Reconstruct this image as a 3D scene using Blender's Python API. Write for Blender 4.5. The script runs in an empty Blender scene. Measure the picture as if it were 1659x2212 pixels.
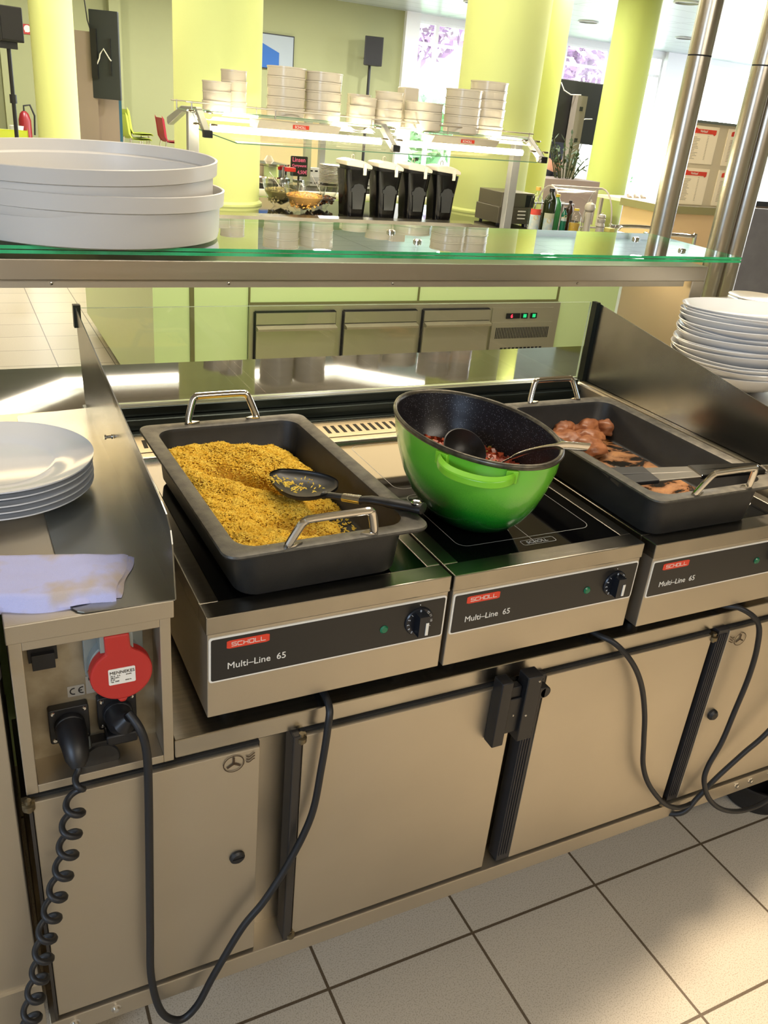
import bpy, bmesh, math, random
import numpy as np
from mathutils import Vector, Matrix
from math import sin, cos, pi, radians
random.seed(7); RNG = np.random.RandomState(7)
S = bpy.context.scene; COL = S.collection

# ---------------------------------------------------------------- camera, world, lights, exposure
def srgb(r, g, b):
    f = lambda c: (c/255/12.92 if c/255 <= .04045 else ((c/255+.055)/1.055)**2.4)
    return (f(r), f(g), f(b))
CAMPOS = Vector((-.2586, -.9725, 1.5656)); YAW, PITCH, ROLL = radians(-28.279), radians(-25.5729), radians(5.6381)
cd = bpy.data.cameras.new('camera'); cam = bpy.data.objects.new('camera', cd); COL.objects.link(cam); S.camera = cam
cd.sensor_fit = 'HORIZONTAL'; cd.sensor_width = 36; cd.lens = 36*1804.62/1659; cd.clip_start = .05; cd.clip_end = 300
fw = Vector((-sin(YAW)*cos(PITCH), cos(YAW)*cos(PITCH), sin(PITCH)))
rt = Vector((cos(YAW), sin(YAW), 0)); up = rt.cross(fw)
r2 = rt*cos(ROLL)+up*sin(ROLL); u2 = up*cos(ROLL)-rt*sin(ROLL)
cam.matrix_world = Matrix.Translation(CAMPOS) @ Matrix((r2, u2, -fw)).transposed().to_4x4()
S.view_settings.view_transform = 'Standard'; S.view_settings.look = 'None'
S.view_settings.gamma = 1; S.view_settings.use_curve_mapping = False
S.view_settings.exposure = 0.18
w = bpy.data.worlds.new('sky'); S.world = w; w.use_nodes = True
w.node_tree.nodes['Background'].inputs[0].default_value = (.86, .93, 1, 1)
w.node_tree.nodes['Background'].inputs[1].default_value = 9.0
def area(name, loc, target, sx, sy, power, color):
    l = bpy.data.lights.new(name, 'AREA'); l.shape = 'RECTANGLE'; l.size = sx; l.size_y = sy; l.energy = power; l.color = color
    o = bpy.data.objects.new(name, l); COL.objects.link(o); o.location = loc
    o.rotation_euler = (Vector(target)-Vector(loc)).to_track_quat('-Z', 'Y').to_euler(); return o
area('hood_light', (1.15, .9, 2.86), (1.0, .7, 0), 2.0, .40, 44, (1, .87, .68))
area('kitchen_light', (.8, -2.9, 2.86), (.6, -.3, .4), 2.8, .6, 84, (1, .90, .76))
area('cool_fill_light', (-2.9, -2.0, 2.0), (.0, .3, 1.0), 1.4, 1.0, 70, (.58, .75, 1))  # unseen cool fill added from behind left; no window is built there
area('buffet_front_fill', (1.9, 2.0, 2.86), (2.0, 3.6, .9), 3.4, .5, 66, (1, .95, .82))  # unseen fill added to brighten the island front and columns
def spot(name, loc, target, power, color, ang, blend, r=.06):
    l = bpy.data.lights.new(name, 'SPOT'); l.energy = power; l.color = color; l.spot_size = radians(ang); l.spot_blend = blend; l.shadow_soft_size = r
    o = bpy.data.objects.new(name, l); COL.objects.link(o); o.location = loc; o.rotation_euler = (Vector(target)-Vector(loc)).to_track_quat('-Z', 'Y').to_euler(); return o
spot('soffit_spot', (1.35, .40, 2.87), (1.65, -.95, 0), 560, (1, .82, .60), 50, .5, .13)

# ---------------------------------------------------------------- materials
MATS = {}
def mat(name, col=(200, 200, 200), rough=.5, metal=0, spec=.5, bump=0, bscale=200, var=0, vscale=5, col2=None, emit=None, es=1, coat=0, stretch=None, trans=0, raw=False):
    if name in MATS: return MATS[name]
    m = bpy.data.materials.new(name); m.use_nodes = True; nt = m.node_tree; b = nt.nodes['Principled BSDF']
    c = col if raw else srgb(*col)
    b.inputs['Base Color'].default_value = (*c, 1); b.inputs['Roughness'].default_value = rough
    b.inputs['Metallic'].default_value = metal; b.inputs['Specular IOR Level'].default_value = spec
    if coat: b.inputs['Coat Weight'].default_value = coat; b.inputs['Coat Roughness'].default_value = .05
    if trans: b.inputs['Transmission Weight'].default_value = trans
    tc = nt.nodes.new('ShaderNodeTexCoord'); mp = nt.nodes.new('ShaderNodeMapping'); nt.links.new(tc.outputs['Object'], mp.inputs[0])
    if stretch: mp.inputs['Scale'].default_value = stretch
    if var or col2:
        n = nt.nodes.new('ShaderNodeTexNoise'); n.inputs['Scale'].default_value = vscale; n.inputs['Detail'].default_value = 6
        nt.links.new(mp.outputs[0], n.inputs['Vector'])
        r = nt.nodes.new('ShaderNodeValToRGB'); r.color_ramp.elements[0].position = .35; r.color_ramp.elements[1].position = .65
        ca = srgb(*col2) if col2 else tuple(x*(1-var) for x in c); cb = c if col2 else tuple(min(1, x*(1+var)) for x in c)
        r.color_ramp.elements[0].color = (*ca, 1); r.color_ramp.elements[1].color = (*cb, 1)
        nt.links.new(n.outputs['Fac'], r.inputs[0]); nt.links.new(r.outputs[0], b.inputs['Base Color'])
    if bump:
        n2 = nt.nodes.new('ShaderNodeTexNoise'); n2.inputs['Scale'].default_value = bscale; n2.inputs['Detail'].default_value = 3
        nt.links.new(mp.outputs[0], n2.inputs['Vector'])
        bp = nt.nodes.new('ShaderNodeBump'); bp.inputs['Strength'].default_value = bump; bp.inputs['Distance'].default_value = .001
        nt.links.new(n2.outputs['Fac'], bp.inputs['Height']); nt.links.new(bp.outputs[0], b.inputs['Normal'])
    if emit: b.inputs['Emission Color'].default_value = (*srgb(*emit), 1); b.inputs['Emission Strength'].default_value = es
    MATS[name] = m; return m
def glassmat(name, tint=(1, 1, 1), refl=1.0):
    m = bpy.data.materials.new(name); m.use_nodes = True; nt = m.node_tree; nt.nodes.clear()
    o = nt.nodes.new('ShaderNodeOutputMaterial'); t = nt.nodes.new('ShaderNodeBsdfTransparent'); t.inputs[0].default_value = (*tint, 1)
    g = nt.nodes.new('ShaderNodeBsdfGlossy'); g.inputs['Roughness'].default_value = 0.0
    f = nt.nodes.new('ShaderNodeFresnel'); ge = nt.nodes.new('ShaderNodeNewGeometry'); mr = nt.nodes.new('ShaderNodeMapRange')
    mr.inputs[3].default_value = 1.5; mr.inputs[4].default_value = 1/1.5; nt.links.new(ge.outputs['Backfacing'], mr.inputs[0]); nt.links.new(mr.outputs[0], f.inputs[0])
    mu = nt.nodes.new('ShaderNodeMath'); mu.operation = 'MULTIPLY'; mu.inputs[1].default_value = refl; mu.use_clamp = True
    x = nt.nodes.new('ShaderNodeMixShader'); nt.links.new(f.outputs[0], mu.inputs[0]); nt.links.new(mu.outputs[0], x.inputs[0])
    nt.links.new(t.outputs[0], x.inputs[1]); nt.links.new(g.outputs[0], x.inputs[2]); nt.links.new(x.outputs[0], o.inputs[0])
    MATS[name] = m; return m
STEEL = mat('brushed_steel', (192, 184, 170), .34, 1, bump=.12, bscale=60, stretch=(1, 1, 30))
STEELF = mat('satin_steel_front', (196, 187, 170), .46, 1, bump=.12, bscale=900, var=.035, vscale=3.5)
STEELT = mat('steel_worktop', (176, 170, 158), .27, 1, bump=.05, bscale=60, stretch=(1, 20, 1), var=.08, vscale=9)
STEELP = mat('polished_steel', (215, 212, 206), .12, 1)
STEELD = mat('dark_steel', (62, 68, 64), .3, .9, bump=.05)
GUARD = mat('guard_sheet_steel', (165, 166, 162), .26, 1, bump=.04, bscale=50, var=.1, vscale=7)
DIRTY = mat('stained_grey_panel', (168, 158, 136), .5, .6, col2=(138, 126, 104), vscale=22)
HOB = mat('black_ceramic_glass', (6, 6, 7), .04, 0, .6)
BLK = mat('black_plastic', (20, 20, 22), .45)
BLKG = mat('black_glossy', (10, 10, 11), .15)
RUB = mat('black_rubber_cable', (24, 25, 28), .5)
IRON = mat('cast_pan_coating', (34, 34, 33), .48, .1, bump=.25, bscale=900, var=.15, vscale=30)
IRONR = mat('worn_pan_rim', (92, 88, 78), .45, .3, bump=.3, bscale=500, col2=(66, 63, 56), vscale=60)
PANEL = mat('control_panel_black', (28, 27, 26), .35)
WHITE = mat('white_print', (225, 222, 212), .5)
RED = mat('badge_red', (214, 62, 38), .45)
PORC = mat('porcelain', (214, 216, 218), .12, 0, .6)
PORCW = mat('cream_porcelain', (206, 197, 178), .2, 0, .5)
GREYP = mat('grey_plastic_basin', (206, 203, 197), .32, 0, .45, bump=.05, bscale=300)
LIME = mat('lime_wall_paint', (228, 240, 158), .75)
OLIVE = mat('olive_lime_paint', (172, 182, 92), .75)
GREENP = mat('pale_green_panel', (202, 224, 160), .28)
WALLG = mat('sage_wall_paint', (150, 153, 112), .8)
CREAM = mat('cream_wall', (226, 208, 170), .7)
WHT = mat('white_paint', (232, 234, 236), .6)
CEIL = mat('metal_ceiling', (206, 214, 216), .3, .35)
GRAN = mat('polished_granite', (38, 34, 29), .035, 0, .38, col2=(22, 20, 17), vscale=420)
GL = glassmat('clear_glass'); GLG = glassmat('shelf_glass', (.93, .99, .95), 1.4)
EDGE = mat('green_glass_edge', (22, 150, 84), .1, 0, .8, col2=(60, 205, 140), vscale=9)
EDGEC = mat('clear_glass_edge', (170, 190, 160), .1, 0, .8)
BRASS = mat('dull_brass', (126, 116, 94), .4, 1)
TUBE = mat('fluorescent_tube', (255, 250, 235), .5, emit=(255, 240, 206), es=48)

# ---------------------------------------------------------------- mesh helpers
class MB:
    def __init__(s): s.v = []; s.f = []; s.m = []
    def add(s, V, F, m=0):
        k = len(s.v); s.v += [tuple(v) for v in V]; s.f += [tuple(i+k for i in f) for f in F]; s.m += [m]*len(F); return s
    def box(s, x0, x1, y0, y1, z0, z1, m=0):
        V = [(x, y, z) for z in (z0, z1) for y in (y0, y1) for x in (x0, x1)]
        return s.add(V, [(0, 2, 3, 1), (4, 5, 7, 6), (0, 1, 5, 4), (2, 6, 7, 3), (0, 4, 6, 2), (1, 3, 7, 5)], m)
    def obox(s, c, hx, hy, hz, R, m=0):
        V = [Vector(c)+R @ Vector((x*hx, y*hy, z*hz)) for z in (-1, 1) for y in (-1, 1) for x in (-1, 1)]
        return s.add(V, [(0, 2, 3, 1), (4, 5, 7, 6), (0, 1, 5, 4), (2, 6, 7, 3), (0, 4, 6, 2), (1, 3, 7, 5)], m)
    def prism(s, P, a, b, ax='y', m=0):
        n = len(P)
        g = {'y': lambda p, t: (p[0], t, p[1]), 'x': lambda p, t: (t, p[0], p[1]), 'z': lambda p, t: (p[0], p[1], t)}[ax]
        V = [g(p, a) for p in P]+[g(p, b) for p in P]
        return s.add(V, [tuple(range(n))[::-1], tuple(range(n, 2*n))]+[(i, (i+1) % n, n+(i+1) % n, n+i) for i in range(n)], m)
    def rings(s, R, m=0, caps=(True, True), close=True):
        n = len(R[0]); V = [p for r in R for p in r]; F = []
        for i in range(len(R)-1):
            for j in range(n if close else n-1):
                F.append((i*n+j, i*n+(j+1) % n, (i+1)*n+(j+1) % n, (i+1)*n+j))
        if caps[0]: F.append(tuple(range(n))[::-1])
        if caps[1]: F.append(tuple((len(R)-1)*n+j for j in range(n)))
        return s.add(V, F, m)
    def lathe(s, prof, c=(0, 0, 0), n=48, m=0, ax='z', sx=1, sy=1, caps=(True, True)):
        R = []
        for r, h in prof:
            r = max(r, 1e-5)
            if ax == 'z': R.append([(c[0]+r*sx*cos(2*pi*j/n), c[1]+r*sy*sin(2*pi*j/n), c[2]+h) for j in range(n)])
            elif ax == 'y': R.append([(c[0]+r*cos(2*pi*j/n), c[1]-h, c[2]+r*sin(2*pi*j/n)) for j in range(n)])
            else: R.append([(c[0]+h, c[1]+r*cos(2*pi*j/n), c[2]+r*sin(2*pi*j/n)) for j in range(n)])
        return s.rings(R, m, caps)
    def tube(s, P, r, n=10, m=0, up=None, flat=1):
        P = [Vector(p) for p in P]; R = []; prev = None
        for i, p in enumerate(P):
            t = (P[min(i+1, len(P)-1)]-P[max(i-1, 0)]).normalized()
            if prev is None:
                a = Vector(up) if up else (Vector((0, 0, 1)) if abs(t.z) < .9 else Vector((1, 0, 0)))
            else: a = prev
            a = (a-t*a.dot(t)).normalized(); b = t.cross(a); prev = a
            rr = r[i] if isinstance(r, (list, tuple)) else r
            R.append([p+a*rr*flat*cos(2*pi*j/n)+b*rr*sin(2*pi*j/n) for j in range(n)])
        return s.rings(R, m)
    def cyl(s, a, b, r, n=16, m=0): return s.tube([a, b], r, n, m)
    def out(s, name, mats, parent=None, smooth=True, bevel=0, ang=35):
        me = bpy.data.meshes.new(name); me.from_pydata(s.v, [], s.f)
        mats = mats if isinstance(mats, (list, tuple)) else [mats]
        for q in mats: me.materials.append(q)
        me.polygons.foreach_set('material_index', s.m)
        bm = bmesh.new(); bm.from_mesh(me); bmesh.ops.recalc_face_normals(bm, faces=bm.faces); bm.to_mesh(me); bm.free()
        o = bpy.data.objects.new(name, me); COL.objects.link(o)
        if parent: o.parent = parent
        if smooth:
            me.shade_smooth(); me.set_sharp_from_angle(angle=radians(ang))
        if bevel:
            b = o.modifiers.new('b', 'BEVEL'); b.width = bevel; b.segments = 2; b.limit_method = 'ANGLE'; b.angle_limit = radians(40)
        return o
def rrect(x0, x1, y0, y1, r, n=5):
    P = []
    for cx, cy, a in ((x1-r, y1-r, 0), (x0+r, y1-r, 90), (x0+r, y0+r, 180), (x1-r, y0+r, 270)):
        for k in range(n+1):
            t = radians(a+90*k/n); P.append((cx+r*cos(t), cy+r*sin(t)))
    return P
def smoothpath(P, k=6):
    P = [Vector(p) for p in P]; Q = []
    for i in range(len(P)-1):
        a, b, c, d = P[max(i-1, 0)], P[i], P[i+1], P[min(i+2, len(P)-1)]
        for j in range(k):
            t = j/k; Q.append(.5*((2*b)+(c-a)*t+(2*a-5*b+4*c-d)*t*t+(3*b-a-3*c+d)*t**3))
    Q.append(P[-1]); return Q
def tag(o, label=None, cat=None, group=None, kind=None):
    if label: o['label'] = label
    if cat: o['category'] = cat
    if group: o['group'] = group
    if kind: o['kind'] = kind
    return o
def thing(name, label, cat, loc=(0, 0, 0), rz=0, group=None):
    o = bpy.data.objects.new(name, None); COL.objects.link(o); o.empty_display_size = .05
    o.location = loc; o.rotation_euler = (0, 0, rz); return tag(o, label, cat, group)
def struct(o): o['kind'] = 'structure'; return o
def dup(root, loc, label, rz=None, group=None, scale=None):
    r = root.copy(); COL.objects.link(r); r.location = loc; r['label'] = label
    if rz is not None: r.rotation_euler = (0, 0, rz)
    if scale is not None: r.scale = scale
    if group: r['group'] = group
    for ch in list(root.children):
        c = ch.copy(); COL.objects.link(c); c.parent = r
        for g in list(ch.children):
            d = g.copy(); COL.objects.link(d); d.parent = c
    return r
def textmesh(txt, size, align='LEFT', ext=.0003, bold=0):
    cu = bpy.data.curves.new('t', 'FONT'); cu.body = txt; cu.size = size; cu.extrude = ext; cu.align_x = align; cu.offset = bold
    cu.resolution_u = 3
    o = bpy.data.objects.new('t', cu); COL.objects.link(o); dg = bpy.context.evaluated_depsgraph_get(); dg.update()
    me = bpy.data.meshes.new_from_object(o.evaluated_get(dg)); bpy.data.objects.remove(o); bpy.data.curves.remove(cu); return me
def letters(mb, txt, size, T, align='LEFT', bold=0, m=0):
    me = textmesh(txt, size, align, bold=bold)
    mb.add([T @ v.co for v in me.vertices], [tuple(p.vertices) for p in me.polygons], m); bpy.data.meshes.remove(me)
def face(x, y, z, rot=0):   # text plane facing -y
    return Matrix.Translation((x, y, z)) @ Matrix.Rotation(pi/2, 4, 'X') @ Matrix.Rotation(rot, 4, 'Z')
ORD = ['topmost', 'second from the top', 'third from the top', 'fourth from the top', 'fifth from the top', 'sixth from the top', 'seventh from the top',
       'eighth from the top', 'ninth from the top', 'tenth from the top', 'eleventh from the top', 'twelfth from the top', 'thirteenth from the top',
       'fourteenth from the top', 'fifteenth from the top', 'sixteenth from the top', 'seventeenth from the top', 'eighteenth from the top', 'nineteenth from the top', 'bottom one']

# ---------------------------------------------------------------- room shell
def tilemat(name, c1, c2, grout, size, rough, ox, oy):
    m = mat(name, c1, rough, 0, .5, bump=.15, bscale=500); nt = m.node_tree; b = nt.nodes['Principled BSDF']
    tc = nt.nodes.new('ShaderNodeTexCoord'); mp = nt.nodes.new('ShaderNodeMapping'); mp.inputs['Location'].default_value = (ox, oy, 0)
    nt.links.new(tc.outputs['Object'], mp.inputs[0])
    br = nt.nodes.new('ShaderNodeTexBrick'); br.offset = 0; br.squash = 1; br.inputs['Scale'].default_value = 1
    br.inputs['Brick Width'].default_value = size; br.inputs['Row Height'].default_value = size; br.inputs['Mortar Size'].default_value = .0035
    br.inputs['Mortar Smooth'].default_value = .25; br.inputs['Bias'].default_value = -.3
    br.inputs['Color1'].default_value = (*srgb(*c1), 1); br.inputs['Color2'].default_value = (*srgb(*c2), 1); br.inputs['Mortar'].default_value = (*srgb(*grout), 1)
    nt.links.new(mp.outputs[0], br.inputs['Vector'])
    n = nt.nodes.new('ShaderNodeTexNoise'); n.inputs['Scale'].default_value = 350; n.inputs['Detail'].default_value = 2; nt.links.new(tc.outputs['Object'], n.inputs['Vector'])
    r = nt.nodes.new('ShaderNodeValToRGB'); r.color_ramp.elements[0].position = .36; r.color_ramp.elements[0].color = (.55, .52, .48, 1); r.color_ramp.elements[1].position = .5; r.color_ramp.elements[1].color = (1, 1, 1, 1)
    nt.links.new(n.outputs['Fac'], r.inputs[0])
    mx = nt.nodes.new('ShaderNodeMix'); mx.data_type = 'RGBA'; mx.blend_type = 'MULTIPLY'; mx.inputs[0].default_value = .6
    nt.links.new(br.outputs['Color'], mx.inputs[6]); nt.links.new(r.outputs[0], mx.inputs[7]); nt.links.new(mx.outputs[2], b.inputs['Base Color'])
    return m
FLOOR = tilemat('speckled_floor_tiles', (190, 180, 162), (184, 174, 156), (92, 78, 60), .333, .38, -.238, -.317)
struct(MB().box(-5, 24, -4.2, 17.2, -.1, 0).out('floor', FLOOR, smooth=False))
struct(MB().box(7.8, 24, 5.5, 17.0, 0, .006).out('trim_1', mat('grey_carpet', (122, 116, 116), .9, col2=(108, 102, 104), vscale=40), smooth=False))
def ceilmat():
    m = CEIL; nt = m.node_tree; b = nt.nodes['Principled BSDF']
    tc = nt.nodes.new('ShaderNodeTexCoord'); br = nt.nodes.new('ShaderNodeTexBrick'); br.offset = 0; br.inputs['Scale'].default_value = 1
    br.inputs['Brick Width'].default_value = 2.4; br.inputs['Row Height'].default_value = .62; br.inputs['Mortar Size'].default_value = .012
    c = srgb(196, 206, 208); br.inputs['Color1'].default_value = (*c, 1); br.inputs['Color2'].default_value = (*c, 1); br.inputs['Mortar'].default_value = (*srgb(130, 138, 140), 1)
    nt.links.new(tc.outputs['Object'], br.inputs['Vector']); nt.links.new(br.outputs['Color'], b.inputs['Base Color']); return m
struct(MB().box(-5, 24, -4.2, 17.2, 3.45, 3.55).out('ceiling', ceilmat(), smooth=False))
struct(MB().box(-5, 8.0, -4.2, 4.35, 2.9, 3.44).out('trim_12', mat('kitchen_soffit', (150, 138, 116), .7), smooth=False))
struct(MB().box(-5.2, -5, -4.2, 17.2, 0, 3.45).out('wall_west', CREAM, smooth=False))
struct(MB().box(-5, 24, -4.4, -4.2, 0, 3.45).out('wall_south', mat('kitchen_wall', (206, 190, 160), .5), smooth=False))
wn = MB().box(-5, 8.95, 17, 17.2, 0, 3.45)
struct(wn.out('wall_north', WALLG, smooth=False))
struct(MB().box(8.95, 24, 17, 17.2, 3.33, 3.45).out('trim_2', WHT, smooth=False))
struct(MB().box(15.95, 16.62, 16.9, 17.3, 0, 3.45).out('trim_3', WHT, smooth=False))
struct(MB().box(8.75, 9.08, 16.9, 17.25, 0, 3.45).out('trim_4', WHT, smooth=False))
struct(MB().box(2.75, 2.95, 16.75, 17, 0, 3.45).out('trim_5', WALLG, smooth=False))
struct(MB().box(0.9, 1.05, 16.8, 17, 0, 3.45).out('trim_6', WALLG, smooth=False))
def window(n, x0, x1, y=17.05, z0=.05, z1=3.33, tr=2.92, north=True):
    b = MB(); f = .045
    for a, c in ((x0, x0+f), (x1-f, x1)): b.box(a, c, y, y+.06, z0, z1)
    for a, c in ((z0, z0+.08), (tr-.03, tr+.03), (z1-f, z1), (1.0, 1.05) if n > 4 else (2.1, 2.14)): b.box(x0+f, x1-f, y, y+.06, a, c)
    o = struct(b.out('window_%d' % n, WHT, smooth=False))
    MB().box(x0+f, x1-f, y+.025, y+.031, z0+.08, z1-f).out('pane', GL, o, smooth=False)
xs = [9.08, 9.58, 10.5, 11.75, 13.0, 14.25, 15.1, 15.95]
for i in range(7): window(i+1, xs[i], xs[i+1])
xs = [16.62, 18.2, 19.9, 21.6, 24]
for i in range(4): window(i+8, xs[i], xs[i+1])
# east side: glazed as well
struct(MB().box(24, 24.2, -4.2, 3, 0, 3.45).out('wall_east', CREAM, smooth=False))
b = MB()
for y in (3, 6.5, 10, 13.5, 17): b.box(24, 24.1, y-.05, y+.05, 0, 3.45)
b.box(24, 24.1, 3, 17, 0, .1); b.box(24, 24.1, 3, 17, 3.3, 3.45)
struct(b.out('window_12', WHT, smooth=False))
struct(MB().box(-5, 6.5, 15.3, 17, 0, .26).out('trim_13', mat('stage_beige', (170, 160, 128), .6), smooth=False))
# outdoors
gr = MB().box(-10, 45, 17.3, 60, -.25, -.1).out('lawn', mat('grass', (168, 182, 150), .9, col2=(150, 166, 130), vscale=3), smooth=False); tag(gr, kind='structure'); gr.name = 'floor_outside'
b = MB().box(10, 34, 40, 46, -.1, 9)
bt = thing('office_building', 'pale building seen across the lawn through the right-hand windows', 'building', (22, 43, -.1))
MB().box(-9, 9, -3, 3, 0, 8).out('wall', mat('far_building', (214, 220, 226), .8), bt, smooth=False)
for k in range(5): MB().box(-8+3.4*k, -6+3.4*k, -3.05, -2.99, 1.2, 3.6).out('window', mat('far_window', (178, 206, 220), .2), bt, smooth=False)
def foliage(n, c, rad, size, seed=1, hole=.0):
    R = np.random.RandomState(seed); b = MB(); V = []; F = []
    for i in range(n):
        d = R.normal(size=3); d /= np.linalg.norm(d); p = np.array(c)+d*np.array(rad)*R.uniform(.35, 1)
        a = R.normal(size=3); a /= np.linalg.norm(a); q = np.cross(a, R.normal(size=3)); q /= np.linalg.norm(q)
        s_ = size*R.uniform(.6, 1.3); k = len(V)
        V += [tuple(p-a*s_), tuple(p+q*s_*.4), tuple(p+a*s_), tuple(p-q*s_*.4)]; F.append((k, k+1, k+2, k+3))
    b.add(V, F); return b
def tree(x, y, h, rad, col, label, seed, n=2600):
    t = thing('garden_tree', label, 'tree', (x, y, -.1), group='trees outside the windows')
    MB().tube([(0, 0, 0), (.1, 0, h*.4), (0, .1, h*.7)], [.2, .15, .08], 8).out('trunk', mat('bark', (70, 58, 50), .9), t)
    foliage(n, (0, 0, h), (rad, rad, rad*.8), .2, seed).out('foliage', mat('leaves_%d%d%d' % col, col, .6), t, smooth=False)
tree(12.3, 24, 5.0, 2.6, (158, 128, 160), 'purple-leaved tree outside the window left of the near right column', 3)
tree(18.7, 24.5, 4.6, 2.8, (166, 136, 168), 'purple-leaved tree outside behind the standing screen', 4)
tree(11.3, 21, 1.2, 1.3, (160, 206, 158), 'bright green bush outside the leftmost tall window', 5, 1200)
tree(19.5, 20, .6, .9, (140, 200, 140), 'small green bush outside right of the round olive column', 6, 800)

# ---------------------------------------------------------------- ceiling lights
COVE = mat('cove_light', (255, 236, 200), .5, emit=(255, 240, 214), es=24); LUM = mat('added_ceiling_glow', (170, 160, 138), .6, emit=(255, 236, 204), es=.12)
cv = thing('cove_light_ring', 'octagonal glowing light strip in the ceiling above the buffet', 'light', (2.5, 6.0, 3.3))
o8 = [(-1.75, 3.12), (1.75, 3.12), (3.6, 1.3), (3.6, -.6), (3.1, -1.5), (-3.1, -1.5), (-3.6, -.6), (-3.6, 1.3)]
b = MB(); n8 = len(o8); k8 = .94
b.rings([[(x, y, 0) for x, y in o8], [(x*k8, y*k8, 0) for x, y in o8], [(x*k8, y*k8, .04) for x, y in o8], [(x, y, .04) for x, y in o8], [(x, y, 0) for x, y in o8]], caps=(False, False)); b.out('light_strip', COVE, cv, smooth=False)
b = MB().prism([(x*.9, y*.9) for x, y in o8], .06, .10, ax='z'); b.out('added_glow_panel', LUM, cv, smooth=False)  # faintly glowing sheet added inside the ring to brighten the ceiling
proto = None
DLIGHT = bpy.data.lights.new('downlight', 'AREA'); DLIGHT.shape = 'DISK'; DLIGHT.size = .34; DLIGHT.energy = 120; DLIGHT.color = (1, .98, .93)
DL = {0: 'left', 1: 'left of centre', 2: 'right of centre', 3: 'right'}
for i, (x, y) in enumerate([(8.64, 14.06), (11.24, 14.1), (13.74, 14.1), (6.0, 14.1), (3.4, 14.1), (1.0, 14.1), (4.3, 10.2), (7.0, 10.4), (10.2, 10.4), (13.2, 10.4), (5.8, 7.0), (9.0, 7.0), (16.5, 12.5)]):
    if proto is None:
        proto = thing('ceiling_light', 'x', 'light', (x, y, 3.45), group='round ceiling downlights')
        MB().lathe([(.17, -.001), (.2, -.001), (.205, -.02), (.175, -.022)], n=32, caps=(False, False)).out('ring', WHT, proto)
        lo = bpy.data.objects.new('lamp', DLIGHT); COL.objects.link(lo); lo.parent = proto; lo.location = (0, 0, -.025)
        t = proto
    else: t = dup(proto, (x, y, 3.45), 'x')
    t['label'] = ['round white downlight in the ceiling above the left tall windows', 'round white downlight in the ceiling between the two right columns', 'round white downlight in the ceiling right of the olive column'][i] if i < 3 else 'round white ceiling downlight out of view over the dining hall'

# ---------------------------------------------------------------- front cooking counter
ct = thing('cooking_counter', 'stainless steel serving counter under the three cooking units, with cable access doors', 'counter', (0, 0, 0))
MB().box(-.048, 1.235, 0.0, .78, .665, .70).out('counter_top', STEELT, ct, smooth=False, bevel=.002)
b = MB(); b.box(-.25, 2.2, 0.04, .78, .19, .665).box(1.235, 2.2, 0, .78, .19, .94)
b.out('body', STEELF, ct, smooth=False)
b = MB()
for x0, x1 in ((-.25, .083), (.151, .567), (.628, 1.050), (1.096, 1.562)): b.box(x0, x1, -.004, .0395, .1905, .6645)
b.out('gap_shadow', mat('gap_shadow_black', (26, 24, 20), .8), ct, smooth=False)  # black strips behind the door edges, painting the shade in the gaps
MB().box(-.262, 2.2, -.017, .045, .15, .19).box(-.262, 2.2, .045, .78, .15, .188).out('bottom_rail', STEELF, ct, smooth=False, bevel=.0015)
b = MB().box(-.048, 1.235, .726, .80, .70, .905); b.box(-.05, 1.235, .745, .80, .905, .93).box(-.05, 1.235, .762, .80, .93, .952)
b.out('back_upstand', STEELD, ct, smooth=False, bevel=.002)
def emblem(par, x, z, flip=1, col=(62, 44, 24), y=-.0135):
    b = MB(); s = .016
    ring = []
    for q, rr in ((0, s), (0, s-.0013), (1, s-.0013), (1, s)):
        ring.append([(x+rr*1.05*cos(2*pi*j/32), y-.0003*(1-q), z+rr*sin(2*pi*j/32)) for j in range(32)])
    b.rings(ring, 0, (False, False))
    for k in range(3):
        a = pi/2+2*pi*k/3; R = Matrix.Rotation(-a, 3, 'Y'); b.obox(Vector((x, y, z))+R @ Vector((s*.38, 0, 0)), s*.38, .0003, .0015, R)
    for k in range(3):
        zz = z+(k-1)*.0055+.003
        P = [(x+flip*(s+.0035+.014*t/6), zz+.0014*sin(t*1.05+2.4)+(t/6)**2*.003*1) for t in range(7)]
        b.prism([(p[0], p[1]+.0009) for p in P]+[(p[0], p[1]-.0009) for p in P[::-1]], y-.0003, y)
    b.out('emblem', mat('emblem_brown', col, .6), par, smooth=False)
def hinge(par, x, z, dn=1):
    b = MB().lathe([(.004, -.004), (.0085, -.004), (.0085, .004), (.004, .006)], (x, -.012, z), 16, ax='z')
    b.box(x-.0085, x+.0085, -.012, .0, z-.003*1, z+.008*dn); b.lathe([(.0045, -.009*dn), (.0045, .012)], (x, -.012, z), 12)
    b.out('hinge', BRASS, par)
def door(x0, x1, name='door'):
    return MB().box(x0, x1, -.012, .019, .197, .6595).out(name, STEELF, ct, smooth=False, bevel=.0012)
dA = door(-.248, .081); emblem(dA, .039, .64); hinge(dA, -.253, .655)
lk = MB().lathe([(.0, .007), (.009, .007), (.0125, .004), (.013, 0)], (.047, -.012, .437), 24, ax='y').box(.038, .056, -.0205, -.019, .4355, .4385); lk.out('lock_knob', BLK, dA)
dB = door(.153, .565); hinge(dB, .150, .655); hinge(dB, .150, .197, -1)
dC = door(.630, 1.048); hinge(dC, 1.052, .652); hinge(dC, 1.052, .198, -1)
dD = door(1.098, 1.56); emblem(dD, 1.135, .632, -1, (96, 84, 68)); lk = MB().lathe([(.0, .01), (.009, .01), (.013, .005), (.013, 0)], (1.124, -.012, .435), 24, ax='y').out('lock_knob', BLK, dD)
b = MB().box(.135, .151, -.016, .02, .192, .664)
b.out('hinge_rod', mat('dark_rod', (66, 62, 58), .4, .5), ct, smooth=False, bevel=.003)
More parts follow.
